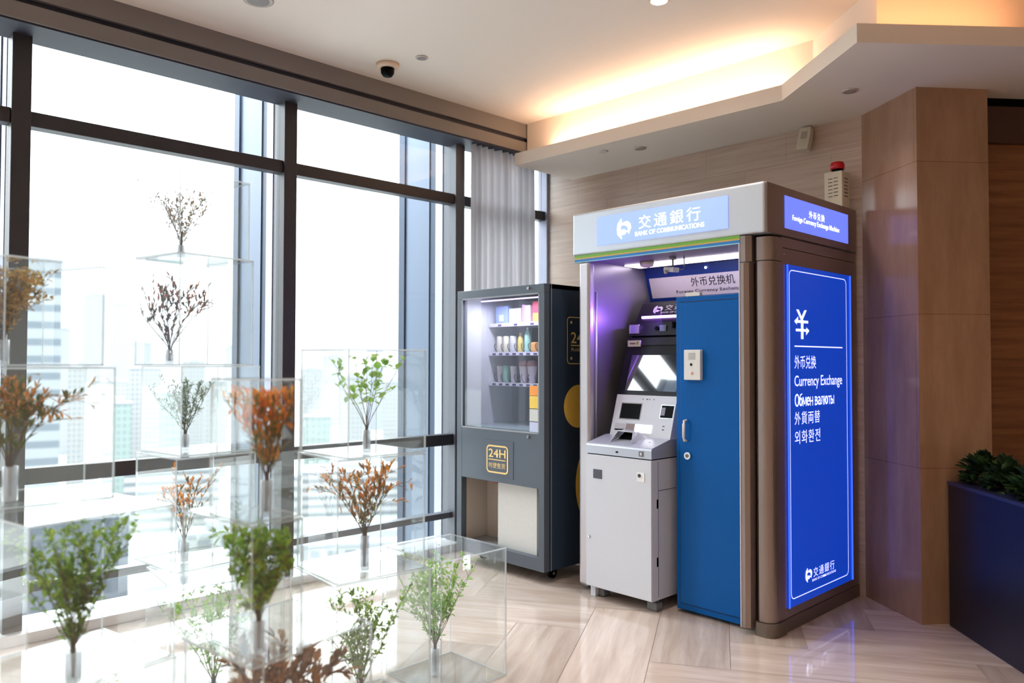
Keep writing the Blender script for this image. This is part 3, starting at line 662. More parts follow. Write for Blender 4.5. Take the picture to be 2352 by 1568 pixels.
Q(MB().box(vx1-.010, vx1+.0015, vy0+.066, vy0+.071, vz0, vz1), 'side_trim', plain('trim_silver', (190, 186, 180), .4, .5))
Q(MB().box(vx0, vx0+.012, vy0+.055, vy1, vz0, vz1), 'side_panel', NAVY)
Q(MB().box(vx0+.012, vx1-.012, vy1-.012, vy1, vz0, vz1), 'back_panel', plain('vend_back_slate', (92, 102, 122), .45))
Q(MB().box(vx0, vx1, vy0+.052, vy1, vz1-.03, vz1), 'roof', VFRONT)
Q(MB().box(vx0+.012, vx0+.020, vy0+.06, vy1-.02, .98, 1.93), 'inner_wall', INW)
Q(MB().box(-3.56, -3.53, vy0+.06, vy1-.02, .98, 1.93), 'inner_wall', plain('vend_inner_grey', (150, 158, 176), .4))
Q(MB().box(vx0+.02, -3.56, vy0+.06, vy1-.02, .965, .985), 'inner_floor', plain('vend_floor', (178, 190, 196), .3))
Q(MB().box(-4.30, -3.60, 3.83, 3.838, 1.888, 1.896), 'light_tube', emit('vend_tube', (220, 180, 255), 3.5))
area('vend_lamp', (-3.95, 3.85, 1.88), (0, 0, 0), .6, .05, 2.6, (.86, .84, 1))
Q(MB().box(-4.338, -3.560, vy0+.012, vy0+.018, .975, 1.903), 'glass', sheet('vend_glass', (.93, .96, .97), 1.5, 0, .05, (.8, .86, .9)))
mb = MB()
for a in ((-4.342, -4.332, .975, 1.903), (-3.566, -3.556, .975, 1.903), (-4.34, -3.558, 1.895, 1.905), (-4.34, -3.558, .973, .983)): mb.box(a[0], a[1], vy0-.001, vy0+.006, a[2], a[3])
Q(mb, 'glass_trim', plain('trim_pale', (150, 154, 160), .4))
for z in (1.938, .950): Q(MB().cyl((-3.655, vy0, z), .010, -.012, 'y', 12), 'lock', CHROME)
# shelves with price rail and coils
for zs, rows in ((1.715, 4), (1.500, 10), (1.275, 10)):
    sh = Q(MB().box(-4.368, -3.56, 3.98, 4.40, zs, zs+.012), 'shelf', plain('shelf_white', (214, 214, 226), .4))
    MB().box(-4.368, -3.56, 3.972, 3.980, zs-.006, zs+.020).build('price_rail', plain('rail_white', (236, 232, 248), .4), sh)
    mb = MB()
    for j in range(rows): x = (-4.31+j*.072) if rows == 10 else (-4.25+j*.17); mb.box(x-.018, x+.018, 3.9705, 3.9725, zs-.002, zs+.012)
    mb.build('price_tag', plain('tag_violet', (70, 60, 120), .5), sh)
    if rows == 10:
        for j in range(10):
            x = -4.31+j*.072; pts = [(x+.0325*math.cos(R(90+12*t)), 3.985+t*.1/30, zs+.048+.0325*math.sin(R(90+12*t))) for t in range(76)]
            MB().tube(pts, .0026, 5).build('coil', plain('coil_dark', (60, 58, 70), .4, .5), sh)
# lower hatch
Q(MB().box(-4.34, -3.56, 3.93, 3.94, .155, .617), 'hatch_back', plain('hatch_taupe', (186, 176, 166), .6))
Q(MB().box(-4.02, -3.640, 3.745, 3.92, .158, .617), 'hatch_box', plain('hatch_white', (216, 216, 212), .5))
Q(MB().box(-3.600, -3.565, 3.735, 3.92, .158, .617), 'hatch_wall', plain('hatch_grey', (168, 172, 172), .5))
Q(MB().box(-4.07, -4.02, 3.735, 3.765, .596, .617), 'hatch_latch', plain('latch_red', (140, 20, 50), .5))
# printed badge on the front
bdg = Q(MB().box(-4.115, -3.80, vy0-.0015, vy0+.002, .650, .905), 'badge_plate', plain('badge_grey', (78, 86, 98), .45))
outline((-4.066, vy0-.002, .678), X, Z, .218, .192, .03, .011, GOLD, bdg)
lettering('24H', (-4.045, vy0-.002, .786), X, Z, .172, .058, GOLD, bdg, bold=.012)
shape2d([[(0, 0), (.172, 0), (.172, .006), (0, .006)]], (-4.045, vy0-.002, .767), X, Z, GOLD, bdg, 'divider_line')
lettering('时便售货', (-4.042, vy0-.002, .712), X, Z, .165, .038, GOLD, bdg)
# side print
sx = vx1+.0012
o_ = outline((sx, 3.900, 1.433), Y, Z, .42, .320, .03, .006, GOLD, vm)
lettering('24H', (sx, 3.940, 1.575), Y, Z, .205, .075, GOLD, vm, bold=.008)
shape2d([[(0, 0), (.34, 0), (.34, .007), (0, .007)]], (sx, 3.94, 1.556), Y, Z, GOLD, vm, 'divider_line')
lettering('Robot sushi', (sx, 3.945, 1.520), Y, Z, .26, .024, GOLD, vm)
for z in (1.715, 1.472): shape2d([[(.010*math.cos(t*math.pi/6), .010*math.sin(t*math.pi/6)) for t in range(12)]], (sx, 3.943, z), Y, Z, GOLD, vm, 'dot')
shape2d([[(.145*math.cos(t*math.pi/24), .145*math.sin(t*math.pi/24)) for t in range(48)]], (sx, 4.014, 1.147), Y, Z, YELLOW, vm, 'yellow_disc')
cir = [(.40*math.cos(t*math.pi/36), .40*math.sin(t*math.pi/36)) for t in range(72)]; cir = [p_ for p_ in cir if p_[0] < .07]
shape2d([[(x_, y_) for x_, y_ in cir]], (sx, 4.387, .613), Y, Z, YELLOW, vm, 'yellow_disc')
# stickers on the glass
for z0, z1, c in ((1.225, 1.290, (250, 160, 66)), (1.14, 1.222, (240, 206, 90)), (1.055, 1.135, (206, 210, 206)), (.985, 1.050, (196, 204, 232))):
    Q(MB().box(-3.650, -3.572, vy0+.004, vy0+.011, z0, z1), 'sticker', plain('stk_%d_%d' % (c[0], c[2]), c, .5))
# castors
for x, y in ((-3.60, 3.85), (-4.28, 3.85), (-3.60, 4.36), (-4.28, 4.36)):
    mb = MB(); mb.cyl((x-.014, y, .034), .032, .028, 'x', 18); mb.box(x-.02, x+.02, y-.022, y+.03, .045, .082); k = mb.build('castor', BLACK, vm)
    MB().cyl((x+.014, y, .034), .010, .004, 'x', 10).build('hub', CHROME, k)
# goods on the shelves, each lifted clear
def put(name, label, cat, mb, group=None): return tag(recenter(mb.build(name, None)), label, cat, group)
m_ = lambda n, c: plain('goods_'+n, c, .4)
put('snack_bag', 'pale blue bag at the left of the top vending shelf', 'snack bag', MB().mat(m_('blue', (150, 172, 236))).box(-4.33, -4.195, 4.0, 4.05, 1.728, 1.868, .012, 2).mat(m_('bluew', (206, 216, 250))).box(-4.285, -4.235, 3.997, 4.0, 1.75, 1.80))
put('carton', 'plain white carton in the middle of the top vending shelf', 'box', MB().mat(m_('white', (220, 214, 226))).box(-4.18, -4.055, 4.0, 4.07, 1.728, 1.842, .003))
put('carton', 'white and purple carton on the top vending shelf', 'box', MB().mat(m_('purple', (206, 150, 210))).box(-4.042, -4.012, 4.0, 4.07, 1.728, 1.865, .002).mat(m_('palew', (222, 214, 230))).box(-4.012, -3.955, 3.998, 4.07, 1.728, 1.860, .002))
put('carton', 'bright pink carton with orange print on the top vending shelf', 'box', MB().mat(m_('pink', (240, 70, 110))).box(-3.935, -3.85, 4.0, 4.08, 1.728, 1.885, .003).mat(m_('orange', (250, 176, 96))).box(-3.93, -3.855, 3.9985, 4.0, 1.735, 1.80))
def bottle(x, z, c, cap, h=.13, r=.024):
    mb = MB(); mb.mat(c).lathe((x, 4.04, z), [(r*.9, 0), (r, .01), (r, h*.62), (r*.8, h*.75), (r*.4, h*.86), (r*.4, h*.9)], 14); mb.mat(cap).cyl((x, 4.04, z+h*.9), r*.45, h*.1, 'z', 12); return mb
z2 = 1.5205
for j, (c, lab) in enumerate((((226, 222, 206), 'first white can from the left on the middle vending shelf'), ((232, 228, 206), 'cream can second from the left on the middle vending shelf'), ((214, 216, 226), 'pale can third from the left on the middle vending shelf'))):
    x = -4.31+j*.072; put('drink_can', lab, 'can', MB().mat(m_('can%d' % j, c)).lathe((x, 4.035, z2), [(.022, 0), (.027, .008), (.027, .112), (.022, .12)], 16), 'cans on the middle vending shelf')
put('drink_bottle', 'yellow bottle on the middle vending shelf', 'bottle', bottle(-4.094, z2, m_('yel', (226, 200, 110)), m_('yelc', (200, 170, 90)), .14))
put('drink_bottle', 'mint green bottle rising above the middle vending shelf', 'bottle', bottle(-4.022, z2, m_('mint', (170, 222, 210)), m_('mintc', (200, 236, 226)), .18))
put('snack_pack', 'orange snack pack on the middle vending shelf', 'snack', MB().mat(m_('snk', (236, 170, 96)))  .box(-3.975, -3.925, 4.02, 4.06, z2, z2+.07, .01, 2))
z3 = 1.2955
put('drink_can', 'green banded can on the bottom vending shelf', 'can', MB().mat(m_('grn', (146, 196, 180))).lathe((-4.238, 4.035, z3), [(.022, 0), (.028, .01), (.028, .118), (.022, .126)], 16))
for j, (x, lab) in enumerate(((-4.31, 'plain white cup at the left end of the bottom vending shelf'), (-4.166, 'plain white cup beside the green banded can'))):
    put('paper_cup', lab, 'cup', MB().mat(m_('cup', (226, 220, 228))).lathe((x, 4.04, z3), [(.021, 0), (.029, .118), (.030, .12)], 16), 'cups on the bottom vending shelf')
for j, (x, lab) in enumerate(((-4.06, 'lidded cup with rosy brown top, left of the two on the bottom shelf'), (-3.975, 'lidded cup with rosy brown top, right of the two on the bottom shelf'))):
    t = thing('lidded_cup', lab, 'cup', (x, 4.04, z3), 0, 'cups on the bottom vending shelf')
    MB().lathe((x, 4.04, z3), [(.024, 0), (.036, .118), (.037, .12)], 16).build('cup_body', m_('cupb', (226, 214, 224)), t)
    MB().lathe((x, 4.04, z3+.12), [(.039, 0), (.039, .012), (.032, .034), (.016, .044)], 16).build('dome_lid', m_('lid', (176, 126, 132)), t)

# ------------------------------------------------------------------ wall and ceiling devices
mdt = thing('motion_detector', 'beige angled motion detector in the corner under the soffit', 'motion detector', (-2.33, 4.93, 2.84))
hb = MB().prism([(-.038, 0), (.038, 0), (.042, .10), (.036, .155), (-.036, .155), (-.042, .10)], 'y', -.022, .022); hb.bm.transform(Matrix.Translation((-2.325, 4.885, 2.832)) @ Matrix.Rotation(R(-14), 4, 'X') @ Matrix.Rotation(R(4), 4, 'Y')); hb.build('housing', CREAM, mdt)
hb = MB().box(-.020, .020, -.0235, -.0215, .075, .125, .002); hb.bm.transform(Matrix.Translation((-2.325, 4.885, 2.832)) @ Matrix.Rotation(R(-14), 4, 'X') @ Matrix.Rotation(R(4), 4, 'Y')); hb.build('sensor_window', plain('sensor_grey', (170, 158, 144), .4), mdt)
MB().box(-2.345, -2.295, 4.925, 4.959, 2.90, 2.985, .005).tube([(-2.32, 4.90, 2.93), (-2.32, 4.94, 2.95)], .01).build('bracket', BLACKPL, mdt)
al = thing('alarm_siren', 'beige slotted alarm box with red beacon on top of the booth', 'alarm', (-2.08, 4.83, 2.407))
MB().box(-2.135, -2.022, 4.77, 4.885, 2.407, 2.632, .005).build('housing', CREAM, al)
mb = MB()
for j in range(6):
    z = 2.475+j*.022
    mb.box(-2.108, -2.082, 4.768, 4.7705, z, z+.004).box(-2.074, -2.048, 4.768, 4.7705, z+.003, z+.007).box(-2.0225, -2.020, 4.80, 4.85, z, z+.005)
mb.build('speaker_slots', plain('slot_brown', (90, 76, 62), .6), al)
MB().cyl((-2.075, 4.828, 2.632), .034, .026, 'z', 20).build('beacon_base', BLACK, al)
MB().lathe((-2.075, 4.828, 2.652), [(.042, 0), (.042, .03), (.036, .045), (.02, .05)], 24).build('beacon_lens', plain('beacon_red', (200, 8, 28), .2), al)
dc = thing('dome_camera', 'black dome camera on a white base by the windows', 'security camera', (-4.22, 2.93, 3.33))
MB().lathe((-4.22, 2.93, 3.40), [(.075, 0), (.075, -.018), (.062, -.03)], 24).build('base', plain('dome_cream', (220, 198, 176), .5), dc)
MB().lathe((-4.22, 2.93, 3.37), [(.045, 0), (.043, -.03), (.03, -.05), (.012, -.055)], 20).build('dome', BLACK, dc)
def downlight(x, y, z, label, r=.045, lit=None, cat='downlight'):
    t = thing('downlight', label, cat, (x, y, z-.01))
    mb = MB(); mb.lathe((x, y, z+.002), [(r, 0), (r, -.008), (r*.86, -.010)], 24); mb.build('trim_ring', plain('ring', (190, 180, 170), .4, .3), t)
    MB().cyl((x, y, z-.0095), r*.74, .002, 'z', 20).build('lamp_lens', lit or plain('lens_grey', (150, 142, 136), .3, .3), t)
LIT = emit('lamp_lit', (255, 248, 230), 6)
downlight(-3.97, 3.02, 3.40, 'small unlit ceiling spot near the dome camera', .04)
downlight(-2.44, 3.45, 3.40, 'glowing ceiling downlight at the top edge of view', .06, LIT)
downlight(-3.95, 1.90, 3.40, 'round grey ceiling fitting at the upper left edge', .08)
downlight(-3.401, 4.568, 3.0, 'recessed soffit downlight above the header sign', .045)
downlight(-1.838, 4.45, 3.0, 'recessed soffit downlight near the marble pillar', .045)
t = tag(recenter(MB().lathe((-3.641, 4.44, 3.002), [(.038, 0), (.038, -.006), (.030, -.010), (.006, -.010)], 20).build('sprinkler_cover', plain('cover', (205, 200, 196), .5))), 'flat round white cover in the soffit left of the downlight', 'ceiling cover')

# ------------------------------------------------------------------ planter
f0, f1 = Vector((-1.49, 4.79, 0)), Vector((-.45, 3.70, 0)); pn = Vector((-(f1-f0).y, (f1-f0).x, 0)).normalized()
plt = thing('planter', 'long dark navy planter box beside the marble pillar', 'planter', ((f0+f1)/2)+pn*.13)
f0 = f0+pn*.008+(f1-f0).normalized()*.062
MB().prism([tuple(p_[:2]) for p_ in (f0, f1, f1+pn*.245, f0+pn*.245)], 'z', 0, .775).build('trough', plain('planter_navy', (24, 24, 36), .35, 0), plt)
MB().prism([tuple(p_[:2]) for p_ in (f0-pn*.006, f1-pn*.006, f1+pn*.251, f0+pn*.251)], 'z', .775, .792).build('rim', plain('planter_rim', (44, 48, 80), .35), plt)
def leafmat(n, a, b, tr=.48):
    if n in MATS: return MATS[n]
    m = bpy.data.materials.new(n); m.use_nodes = True; nt = m.node_tree; nt.nodes.clear()
    out = N(nt, 'ShaderNodeOutputMaterial'); df = N(nt, 'ShaderNodeBsdfPrincipled'); df.inputs['Roughness'].default_value = .5; tl = N(nt, 'ShaderNodeBsdfTranslucent')
    tc = N(nt, 'ShaderNodeTexCoord'); no = N(nt, 'ShaderNodeTexNoise'); no.inputs['Scale'].default_value = 22; nt.links.new(tc.outputs['Object'], no.inputs['Vector'])
    rp = N(nt, 'ShaderNodeValToRGB'); e = rp.color_ramp.elements; e[0].position = .38; e[0].color = srgb(*a); e[1].position = .62; e[1].color = srgb(*b)
    nt.links.new(no.outputs['Fac'], rp.inputs[0]); nt.links.new(rp.outputs[0], df.inputs['Base Color']); nt.links.new(rp.outputs[0], tl.inputs[0])
    mx = N(nt, 'ShaderNodeMixShader'); mx.inputs[0].default_value = tr; nt.links.new(df.outputs[0], mx.inputs[1]); nt.links.new(tl.outputs[0], mx.inputs[2]); nt.links.new(mx.outputs[0], out.inputs[0])
    MATS[n] = m; return m
def leaf(mb, p, d, up_, L, w, fold=.25):
    d = d.normalized(); s = d.cross(up_)
    if s.length < 1e-3: s = d.cross(Vector((1, 0, 0)))
    s.normalize(); n_ = s.cross(d)
    a = mb.bm.verts.new(p); b = mb.bm.verts.new(p+d*L)
    l1, l2 = mb.bm.verts.new(p+d*L*.35+s*w*.5+n_*w*fold), mb.bm.verts.new(p+d*L*.75+s*w*.38+n_*w*fold)
    q1, q2 = mb.bm.verts.new(p+d*L*.35-s*w*.5+n_*w*fold), mb.bm.verts.new(p+d*L*.75-s*w*.38+n_*w*fold)
    for f in (mb.bm.faces.new((a, l1, l2, b)), mb.bm.faces.new((a, b, q2, q1))): f.material_index = mb.cur; f.smooth = True
# clumps of foliage in the planter
rnd = random.Random(8); dirf = (f1-f0).normalized(); total = (f1-f0).length
LG = leafmat('hedge_leaf', (24, 44, 24), (62, 92, 46), .1)
for j in range(6):
    c0 = f0+dirf*(.11+j*(total-.1)/6)+pn*.123; mb = MB()
    for i in range(260):
        a, b, r_ = rnd.random()*2*math.pi, rnd.random()*math.pi/2, .5+.5*rnd.random()
        d = Vector((math.cos(a)*math.cos(b), math.sin(a)*math.cos(b), math.sin(b)))
        leaf(mb, c0+Vector((0, 0, .80))+Vector((d.x*.082, d.y*.082, d.z*.13))*r_, (d+Vector((rnd.uniform(-.6, .6), rnd.uniform(-.6, .6), rnd.uniform(-.4, .5)))), Z, .05+.02*rnd.random(), .038)
    pl_ = thing('shrub', 'dark green leafy shrub in the navy planter, %s' % ('nearest the pillar', 'second from the pillar', 'third from the pillar', 'fourth from the pillar', 'fifth from the pillar', 'farthest from the pillar')[j], 'plant', c0+Vector((0, 0, .78)), 0, 'shrubs in the planter')
    mb.build('foliage', LG, pl_); MB().tube([c0+Vector((0, 0, .78)), c0+Vector((.005, 0, .86))], .008, 6).build('stem', plain('bark', (70, 56, 40), .8), pl_)

# ------------------------------------------------------------------ acrylic display cubes, vases and sprays
T = .006
def cube_case(label, px, py, z0, z1, yaw, wr, wl):
    a = R(yaw); t = thing('display_box', label, 'display box', (px, py, z0+.001), a, 'clear acrylic display boxes')
    h = z1-z0-.002
    def pane(name, x0, x1, y0, y1, q0, q1, thin):
        mb = MB(); mb.mats = [CLEAR, RIM]; mb.box(x0, x1, y0, y1, q0, q1); mb.bm.normal_update()
        for f in mb.bm.faces:
            f.material_index = 0 if abs(f.normal[thin]) > .9 else 1
        mb.build(name, None, t, local=True)
    pane('side_panel', 0, wr, 0, T, T, h-T, 1); pane('side_panel', 0, wr, wl-T, wl, T, h-T, 1)
    pane('side_panel', 0, T, T, wl-T, T, h-T, 0); pane('side_panel', wr-T, wr, T, wl-T, T, h-T, 0)
    pane('top_panel', 0, wr, 0, wl, h-T, h, 2); pane('bottom_panel', 0, wr, 0, wl, 0, T, 2)
    return t
BX = {
 'L0': ('lowest clear box at the left edge, under the big green spray', -2.493, .545, 0, .50, 101, .45, .45),
 'L1': ('clear box at lower left holding the big leafy green spray', -2.493, .545, .50, .99, 101, .43, .43),
 'L2': ('clear box at left edge holding the rust tipped arching spray', -2.819, .461, .99, 1.43, 88, .40, .38),
 'L3': ('clear box at left edge holding the dense golden spray', -2.993, .575, 1.43, 1.80, 110, .36, .36),
 'C2': ('clear floor box behind, holding the faint pale green spray', -2.999, 1.135, 0, .59, 84, .43, .43),
 'T4': ('clear box second from the floor in the tallest stack', -3.21, 1.217, .59, 1.055, 96, .36, .36),
 'T3': ('clear box in the middle of the tallest stack with grey green spray', -3.246, 1.248, 1.055, 1.43, 96, .36, .36),
 'T2': ('clear box with dark drooping spray, just below the topmost box', -3.141, 1.197, 1.43, 1.885, 100, .34, .34),
 'T1': ('topmost clear box of the tallest stack, with a pale dried spray', -3.183, 1.209, 1.885, 2.23, 101, .33, .33),
 'K': ('clear floor box at bottom centre with curled brown leaves', -2.126, 1.061, 0, .59, 99, .42, .42),
 'M0': ('narrow clear box with bright green spray, below the orange one', -2.073, .997, .59, .99, 97, .17, .38),
 'M1': ('tall narrow clear box holding the big orange spray', -2.085, .995, .99, 1.40, 97, .17, .215),
 'B': ('clear floor box below the rust coloured spray', -2.634, 1.593, 0, .59, 84, .44, .42),
 'R2': ('clear box holding the rust coloured spray', -2.623, 1.604, .59, 1.07, 86, .40, .36),
 'R3': ('clear box holding the round leaved light green branch', -2.603, 1.637, 1.07, 1.50, 91, .38, .36),
 'R1': ('clear floor box nearest the vending machine', -2.631, 2.123, 0, .59, 91, .39, .40)}
for k, v in BX.items(): cube_case(*v)
BARK = plain('twig', (96, 78, 58), .7)
def vase(x, y, z, h, r, label):
    t = thing('glass_vase', label, 'vase', (x, y, z), 0, 'glass tube vases')
    prof = [(.001, 0), (r, 0), (r, h), (r-.003, h), (r-.003, .012), (.001, .012)]
    mb = MB(); seg = 20; rings = [[mb.bm.verts.new((x+q*math.cos(i*2*math.pi/seg), y+q*math.sin(i*2*math.pi/seg), z+w)) for i in range(seg)] for q, w in prof]
    for a, b in zip(rings, rings[1:]):
        for i in range(seg): f = mb.bm.faces.new((a[i], a[(i+1) % seg], b[(i+1) % seg], b[i])); f.smooth = True
    mb.build('glass_tube', VASEG, t); return t
def spray(x, y, z, vh, label, cat, height, radius, mats, kind, seed, nst=14, L=.03, w=.018, dens=1.0, box=None):
    """stems rise from the vase, arch outward, fork into twigs and carry leaves"""
    rnd = random.Random(seed); t = thing('flower_spray' if kind == 'spike' else 'leafy_branch', label, cat, (x, y, z+.015))
    st = MB(); lf = MB(); lf.mats = list(mats); base = Vector((x, y, z+.014))
    bx0, by0, yaw, wr, wl, zt, zb = box; a_ = R(yaw); u, v = Vector((math.cos(a_), math.sin(a_), 0)), Vector((-math.sin(a_), math.cos(a_), 0))
    def clampv(p_):
        q = p_-Vector((bx0, by0, 0)); mu_, mv = q.dot(u), q.dot(v); m3 = .014
        mu_ = min(max(mu_, m3), wr-m3); mv = min(max(mv, m3), wl-m3); q = Vector((bx0, by0, 0))+u*mu_+v*mv; q.z = min(max(p_.z, zb+.02), zt-.022); return q
    nm = len(mats)
    def leaves(pts, t0, n, tip):
        for _ in range(n):
            q = t0+(1-t0)*rnd.random(); i = min(int(q*(len(pts)-1)), len(pts)-2); f_ = q*(len(pts)-1)-i
            p0 = pts[i].lerp(pts[i+1], f_); dd = (pts[i+1]-pts[i]).normalized()
            side = Vector((rnd.uniform(-1, 1), rnd.uniform(-1, 1), rnd.uniform(-.7, .9))).normalized()
            lf.cur = nm-1 if (tip and q > .55 and rnd.random() < .75) else rnd.randrange(max(1, nm-1) if tip else nm)
            sc = .65+.7*rnd.random()
            if kind == 'spike': leaf(lf, p0, dd+side*.6, Z, L*sc, w*(.8+.5*rnd.random()))
            elif kind == 'round': leaf(lf, p0+side*.004, dd*.3+side, Z, L*sc, w*sc*1.1, .1)
            else: leaf(lf, p0+side*.003, dd*.6+side, Z, L*sc, w*(.8+.4*rnd.random()))
    for i in range(nst):
        a = 2*math.pi*(i+rnd.random()*.8)/nst; s = (i*.618) % 1; s = (.30+.72*s) if kind == 'spike' else (.12+.90*s); d = Vector((math.cos(a), math.sin(a), 0))
        droop = rnd.uniform(.25, 1.05)*s if kind == 'spike' else rnd.uniform(0, .25)*s; hh = (height-vh)*rnd.uniform(.78, 1.02)
        def path(d, s, hh, droop, n_=10):
            out = []
            for j in range(n_+1):
                q = j/n_
                if q < .2: out.append(base+d*.008*q*5*s+Z*vh*q*5)
                else:
                    e = (q-.2)/.8; out.append(base+Z*vh+d*(.008*s+radius*s*(e**(.95 if kind == 'spike' else 1.05)))+Z*hh*(e*(1+droop)-droop*1.6*e*e))
            return [clampv(p_+Vector((rnd.uniform(-.004, .004), rnd.uniform(-.004, .004), rnd.uniform(-.003, .003)))*q) for p_ in out]
        pts = path(d, s, hh, droop); st.tube(pts, .0020, 5, .0008, False)
        leaves(pts, .24 if kind != 'round' else .42, int((16 if kind != 'round' else 8)*dens), kind == 'spike')
        for b_ in range(3 if kind != 'round' else 2):
            j = rnd.randint(4, 8); p0 = pts[j]; dd = (pts[j]-pts[j-1]).normalized(); sd = Vector((rnd.uniform(-1, 1), rnd.uniform(-1, 1), rnd.uniform(-.2, .8))).normalized()
            ln = radius*rnd.uniform(.25, .55); tw = [clampv(p0+(dd*.7+sd*.8)*ln*q/4-Z*droop*.3*ln*(q/4)**2) for q in range(5)]
            st.tube(tw, .0010, 4, .0005, False); leaves(tw, .15, int((9 if kind != 'round' else 5)*dens), kind == 'spike')
    bad = [f for f in lf.bm.faces if any((clampv(q.co)-q.co).length > .002 for q in f.verts)]
    bmesh.ops.delete(lf.bm, geom=bad, context='FACES')
    st.build('stems', BARK, t); lf.build('foliage', None, t); return t
lm = leafmat
GRN = [lm('leaf_green', (112, 160, 48), (164, 200, 74)), lm('leaf_dark', (88, 132, 46), (128, 164, 62)), lm('leaf_lime', (152, 192, 66), (186, 212, 92))]
LIME = [lm('leaf_lime2', (150, 204, 48), (190, 224, 74), .5), lm('leaf_olive', (140, 156, 38), (178, 182, 54)), lm('leaf_green', (0, 0, 0), (0, 0, 0))]
PALE = [lm('leaf_pale', (156, 200, 100), (190, 220, 128)), lm('leaf_fresh', (126, 184, 66), (166, 208, 92))]
RUST = [lm('leaf_rust_olive', (120, 116, 62), (150, 134, 78)), lm('leaf_brown', (156, 104, 56), (186, 124, 70)), lm('leaf_orange', (245, 150, 50), (252, 178, 78), .5)]
RUST2 = [lm('leaf_green3', (86, 98, 46), (116, 126, 60)), lm('leaf_olive3', (110, 104, 52), (140, 124, 62)), lm('leaf_orange3', (196, 128, 66), (216, 150, 84))]
DARKR = [lm('leaf_maroon', (96, 70, 66), (126, 88, 76)), lm('leaf_moss', (86, 92, 70), (110, 112, 88)), lm('leaf_rose', (168, 110, 92), (190, 136, 112))]
ORNG = [lm('leaf_moss2', (122, 122, 50), (156, 146, 62)), lm('leaf_amber', (216, 140, 44), (240, 164, 60), .5), lm('leaf_deep_orange', (250, 146, 40), (255, 172, 64), .5)]
GREY = [lm('leaf_sage', (112, 134, 104), (146, 162, 132)), lm('leaf_sage2', (132, 146, 122), (160, 172, 150))]
OCH = [lm('leaf_ochre', (176, 136, 72), (206, 168, 100), .35), lm('leaf_gold', (196, 150, 70), (216, 180, 100), .35), lm('leaf_khaki', (140, 122, 72), (168, 146, 92))]
DRY = [lm('leaf_beige', (196, 170, 140), (216, 194, 168), .35), lm('leaf_tan', (176, 142, 108), (200, 168, 134), .35), lm('leaf_ash', (198, 190, 180), (214, 208, 200), .35)]
CURL = [lm('leaf_umber', (116, 82, 60), (148, 108, 78)), lm('leaf_copper', (160, 104, 62), (186, 132, 82))]
def bxof(k, m=None):
    v = BX[k]; return (v[1], v[2], v[5], v[6], v[7], v[4], v[3])
#       key  x      y     vase h  r    label                                            kind height radius mats seed nst L w
SP = [
 ('T1', -3.395, 1.295, .055, .016, 'vase in the topmost box', 'pale beige dried spray in the topmost clear box', 'bush', .27, 0.165, DRY, 11, 12, .020, .007),
 ('T2', -3.390, 1.250, .060, .017, 'vase in the box just below the topmost one', 'dark maroon drooping spray in the box under the topmost one', 'spike', .36, 0.26, DARKR, 12, 12, .030, .008),
 ('T3', -3.440, 1.340, .070, .018, 'vase under the small grey green spray', 'small grey green spray in the middle of the tallest stack', 'bush', .31, 0.16, GREY, 13, 13, .018, .007),
 ('T4', -3.380, 1.320, .080, .018, 'vase in the box under the grey green spray', 'thin rust and olive spray in the box under the grey green one', 'spike', .40, 0.16, RUST, 14, 9, .026, .007),
 ('L3', -3.200, .610, .085, .020, 'vase under the dense golden spray', 'dense golden ochre spray at the left edge', 'bush', .345, 0.18, OCH, 15, 22, .026, .012),
 ('L2', -2.950, .590, .110, .022, 'vase under the rust tipped arching spray', 'green spray with arching rust tipped shoots at the left edge', 'spike', .44, 0.26, RUST2, 16, 20, .032, .009),
 ('L1', -2.560, .680, .090, .024, 'vase under the big leafy green spray', 'big leafy green spray at lower left', 'bush', .465, 0.25, GRN, 17, 22, .024, .014),
 ('M1', -2.150, 1.075, .105, .017, 'vase under the big orange spray', 'big orange and olive arching spray in the tall narrow box', 'spike', .42, 0.17, ORNG, 18, 17, .038, .010),
 ('M0', -2.170, 1.065, .095, .017, 'vase under the bright green spray', 'bright lime green bushy spray below the orange one', 'bush', .375, 0.19, LIME, 19, 16, .028, .018),
 ('R3', -2.740, 1.810, .090, .017, 'vase under the round leaved branch', 'sparse light green branch with round leaves', 'round', .44, 0.3, PALE, 20, 8, .032, .026),
 ('R2', -2.735, 1.800, .140, .019, 'vase under the rust coloured spray', 'rust and orange arching spray in the box behind the green branch', 'spike', .455, 0.24, RUST, 21, 14, .034, .009),
 ('R1', -2.860, 2.270, .120, .020, 'vase in the box nearest the vending machine', 'light green leafy spray in the box nearest the vending machine', 'bush', .57, 0.26, PALE, 22, 17, .024, .015),
 ('B', -2.740, 1.790, .110, .020, 'vase in the floor box below the rust spray', 'olive and green leafy spray in the floor box below the rust one', 'bush', .51, 0.23, GRN, 23, 17, .022, .012),
 ('K', -2.330, 1.230, .120, .022, 'vase in the floor box with curled brown leaves', 'curled copper brown leaves in the bottom centre box', 'spike', .575, 0.24, CURL, 24, 20, .044, .016),
 ('C2', -3.190, 1.370, .120, .020, 'vase in the floor box of the tallest stack', 'pale green leafy spray in the floor box of the tallest stack', 'bush', .53, 0.24, PALE, 25, 12, .022, .013),
 ('L0', -2.740, .730, .120, .022, 'vase in the lowest box at the left edge', 'green leafy spray in the lowest box at the left edge', 'bush', .46, .17, GRN, 26, 12, .024, .015)]
for k, x, y, vh, vr, vlab, lab, kind, hgt, rad, mats, sd_, nst, L, w in SP:
    z = BX[k][3]+.001+T+.0005
    vase(x, y, z, vh, vr, vlab)
    spray(x, y, z, vh, lab, 'plant', hgt, rad, mats, kind, sd_, nst, L, w, dens=1.3 if kind == 'bush' else (.9 if kind == 'round' else 1.1), box=bxof(k))

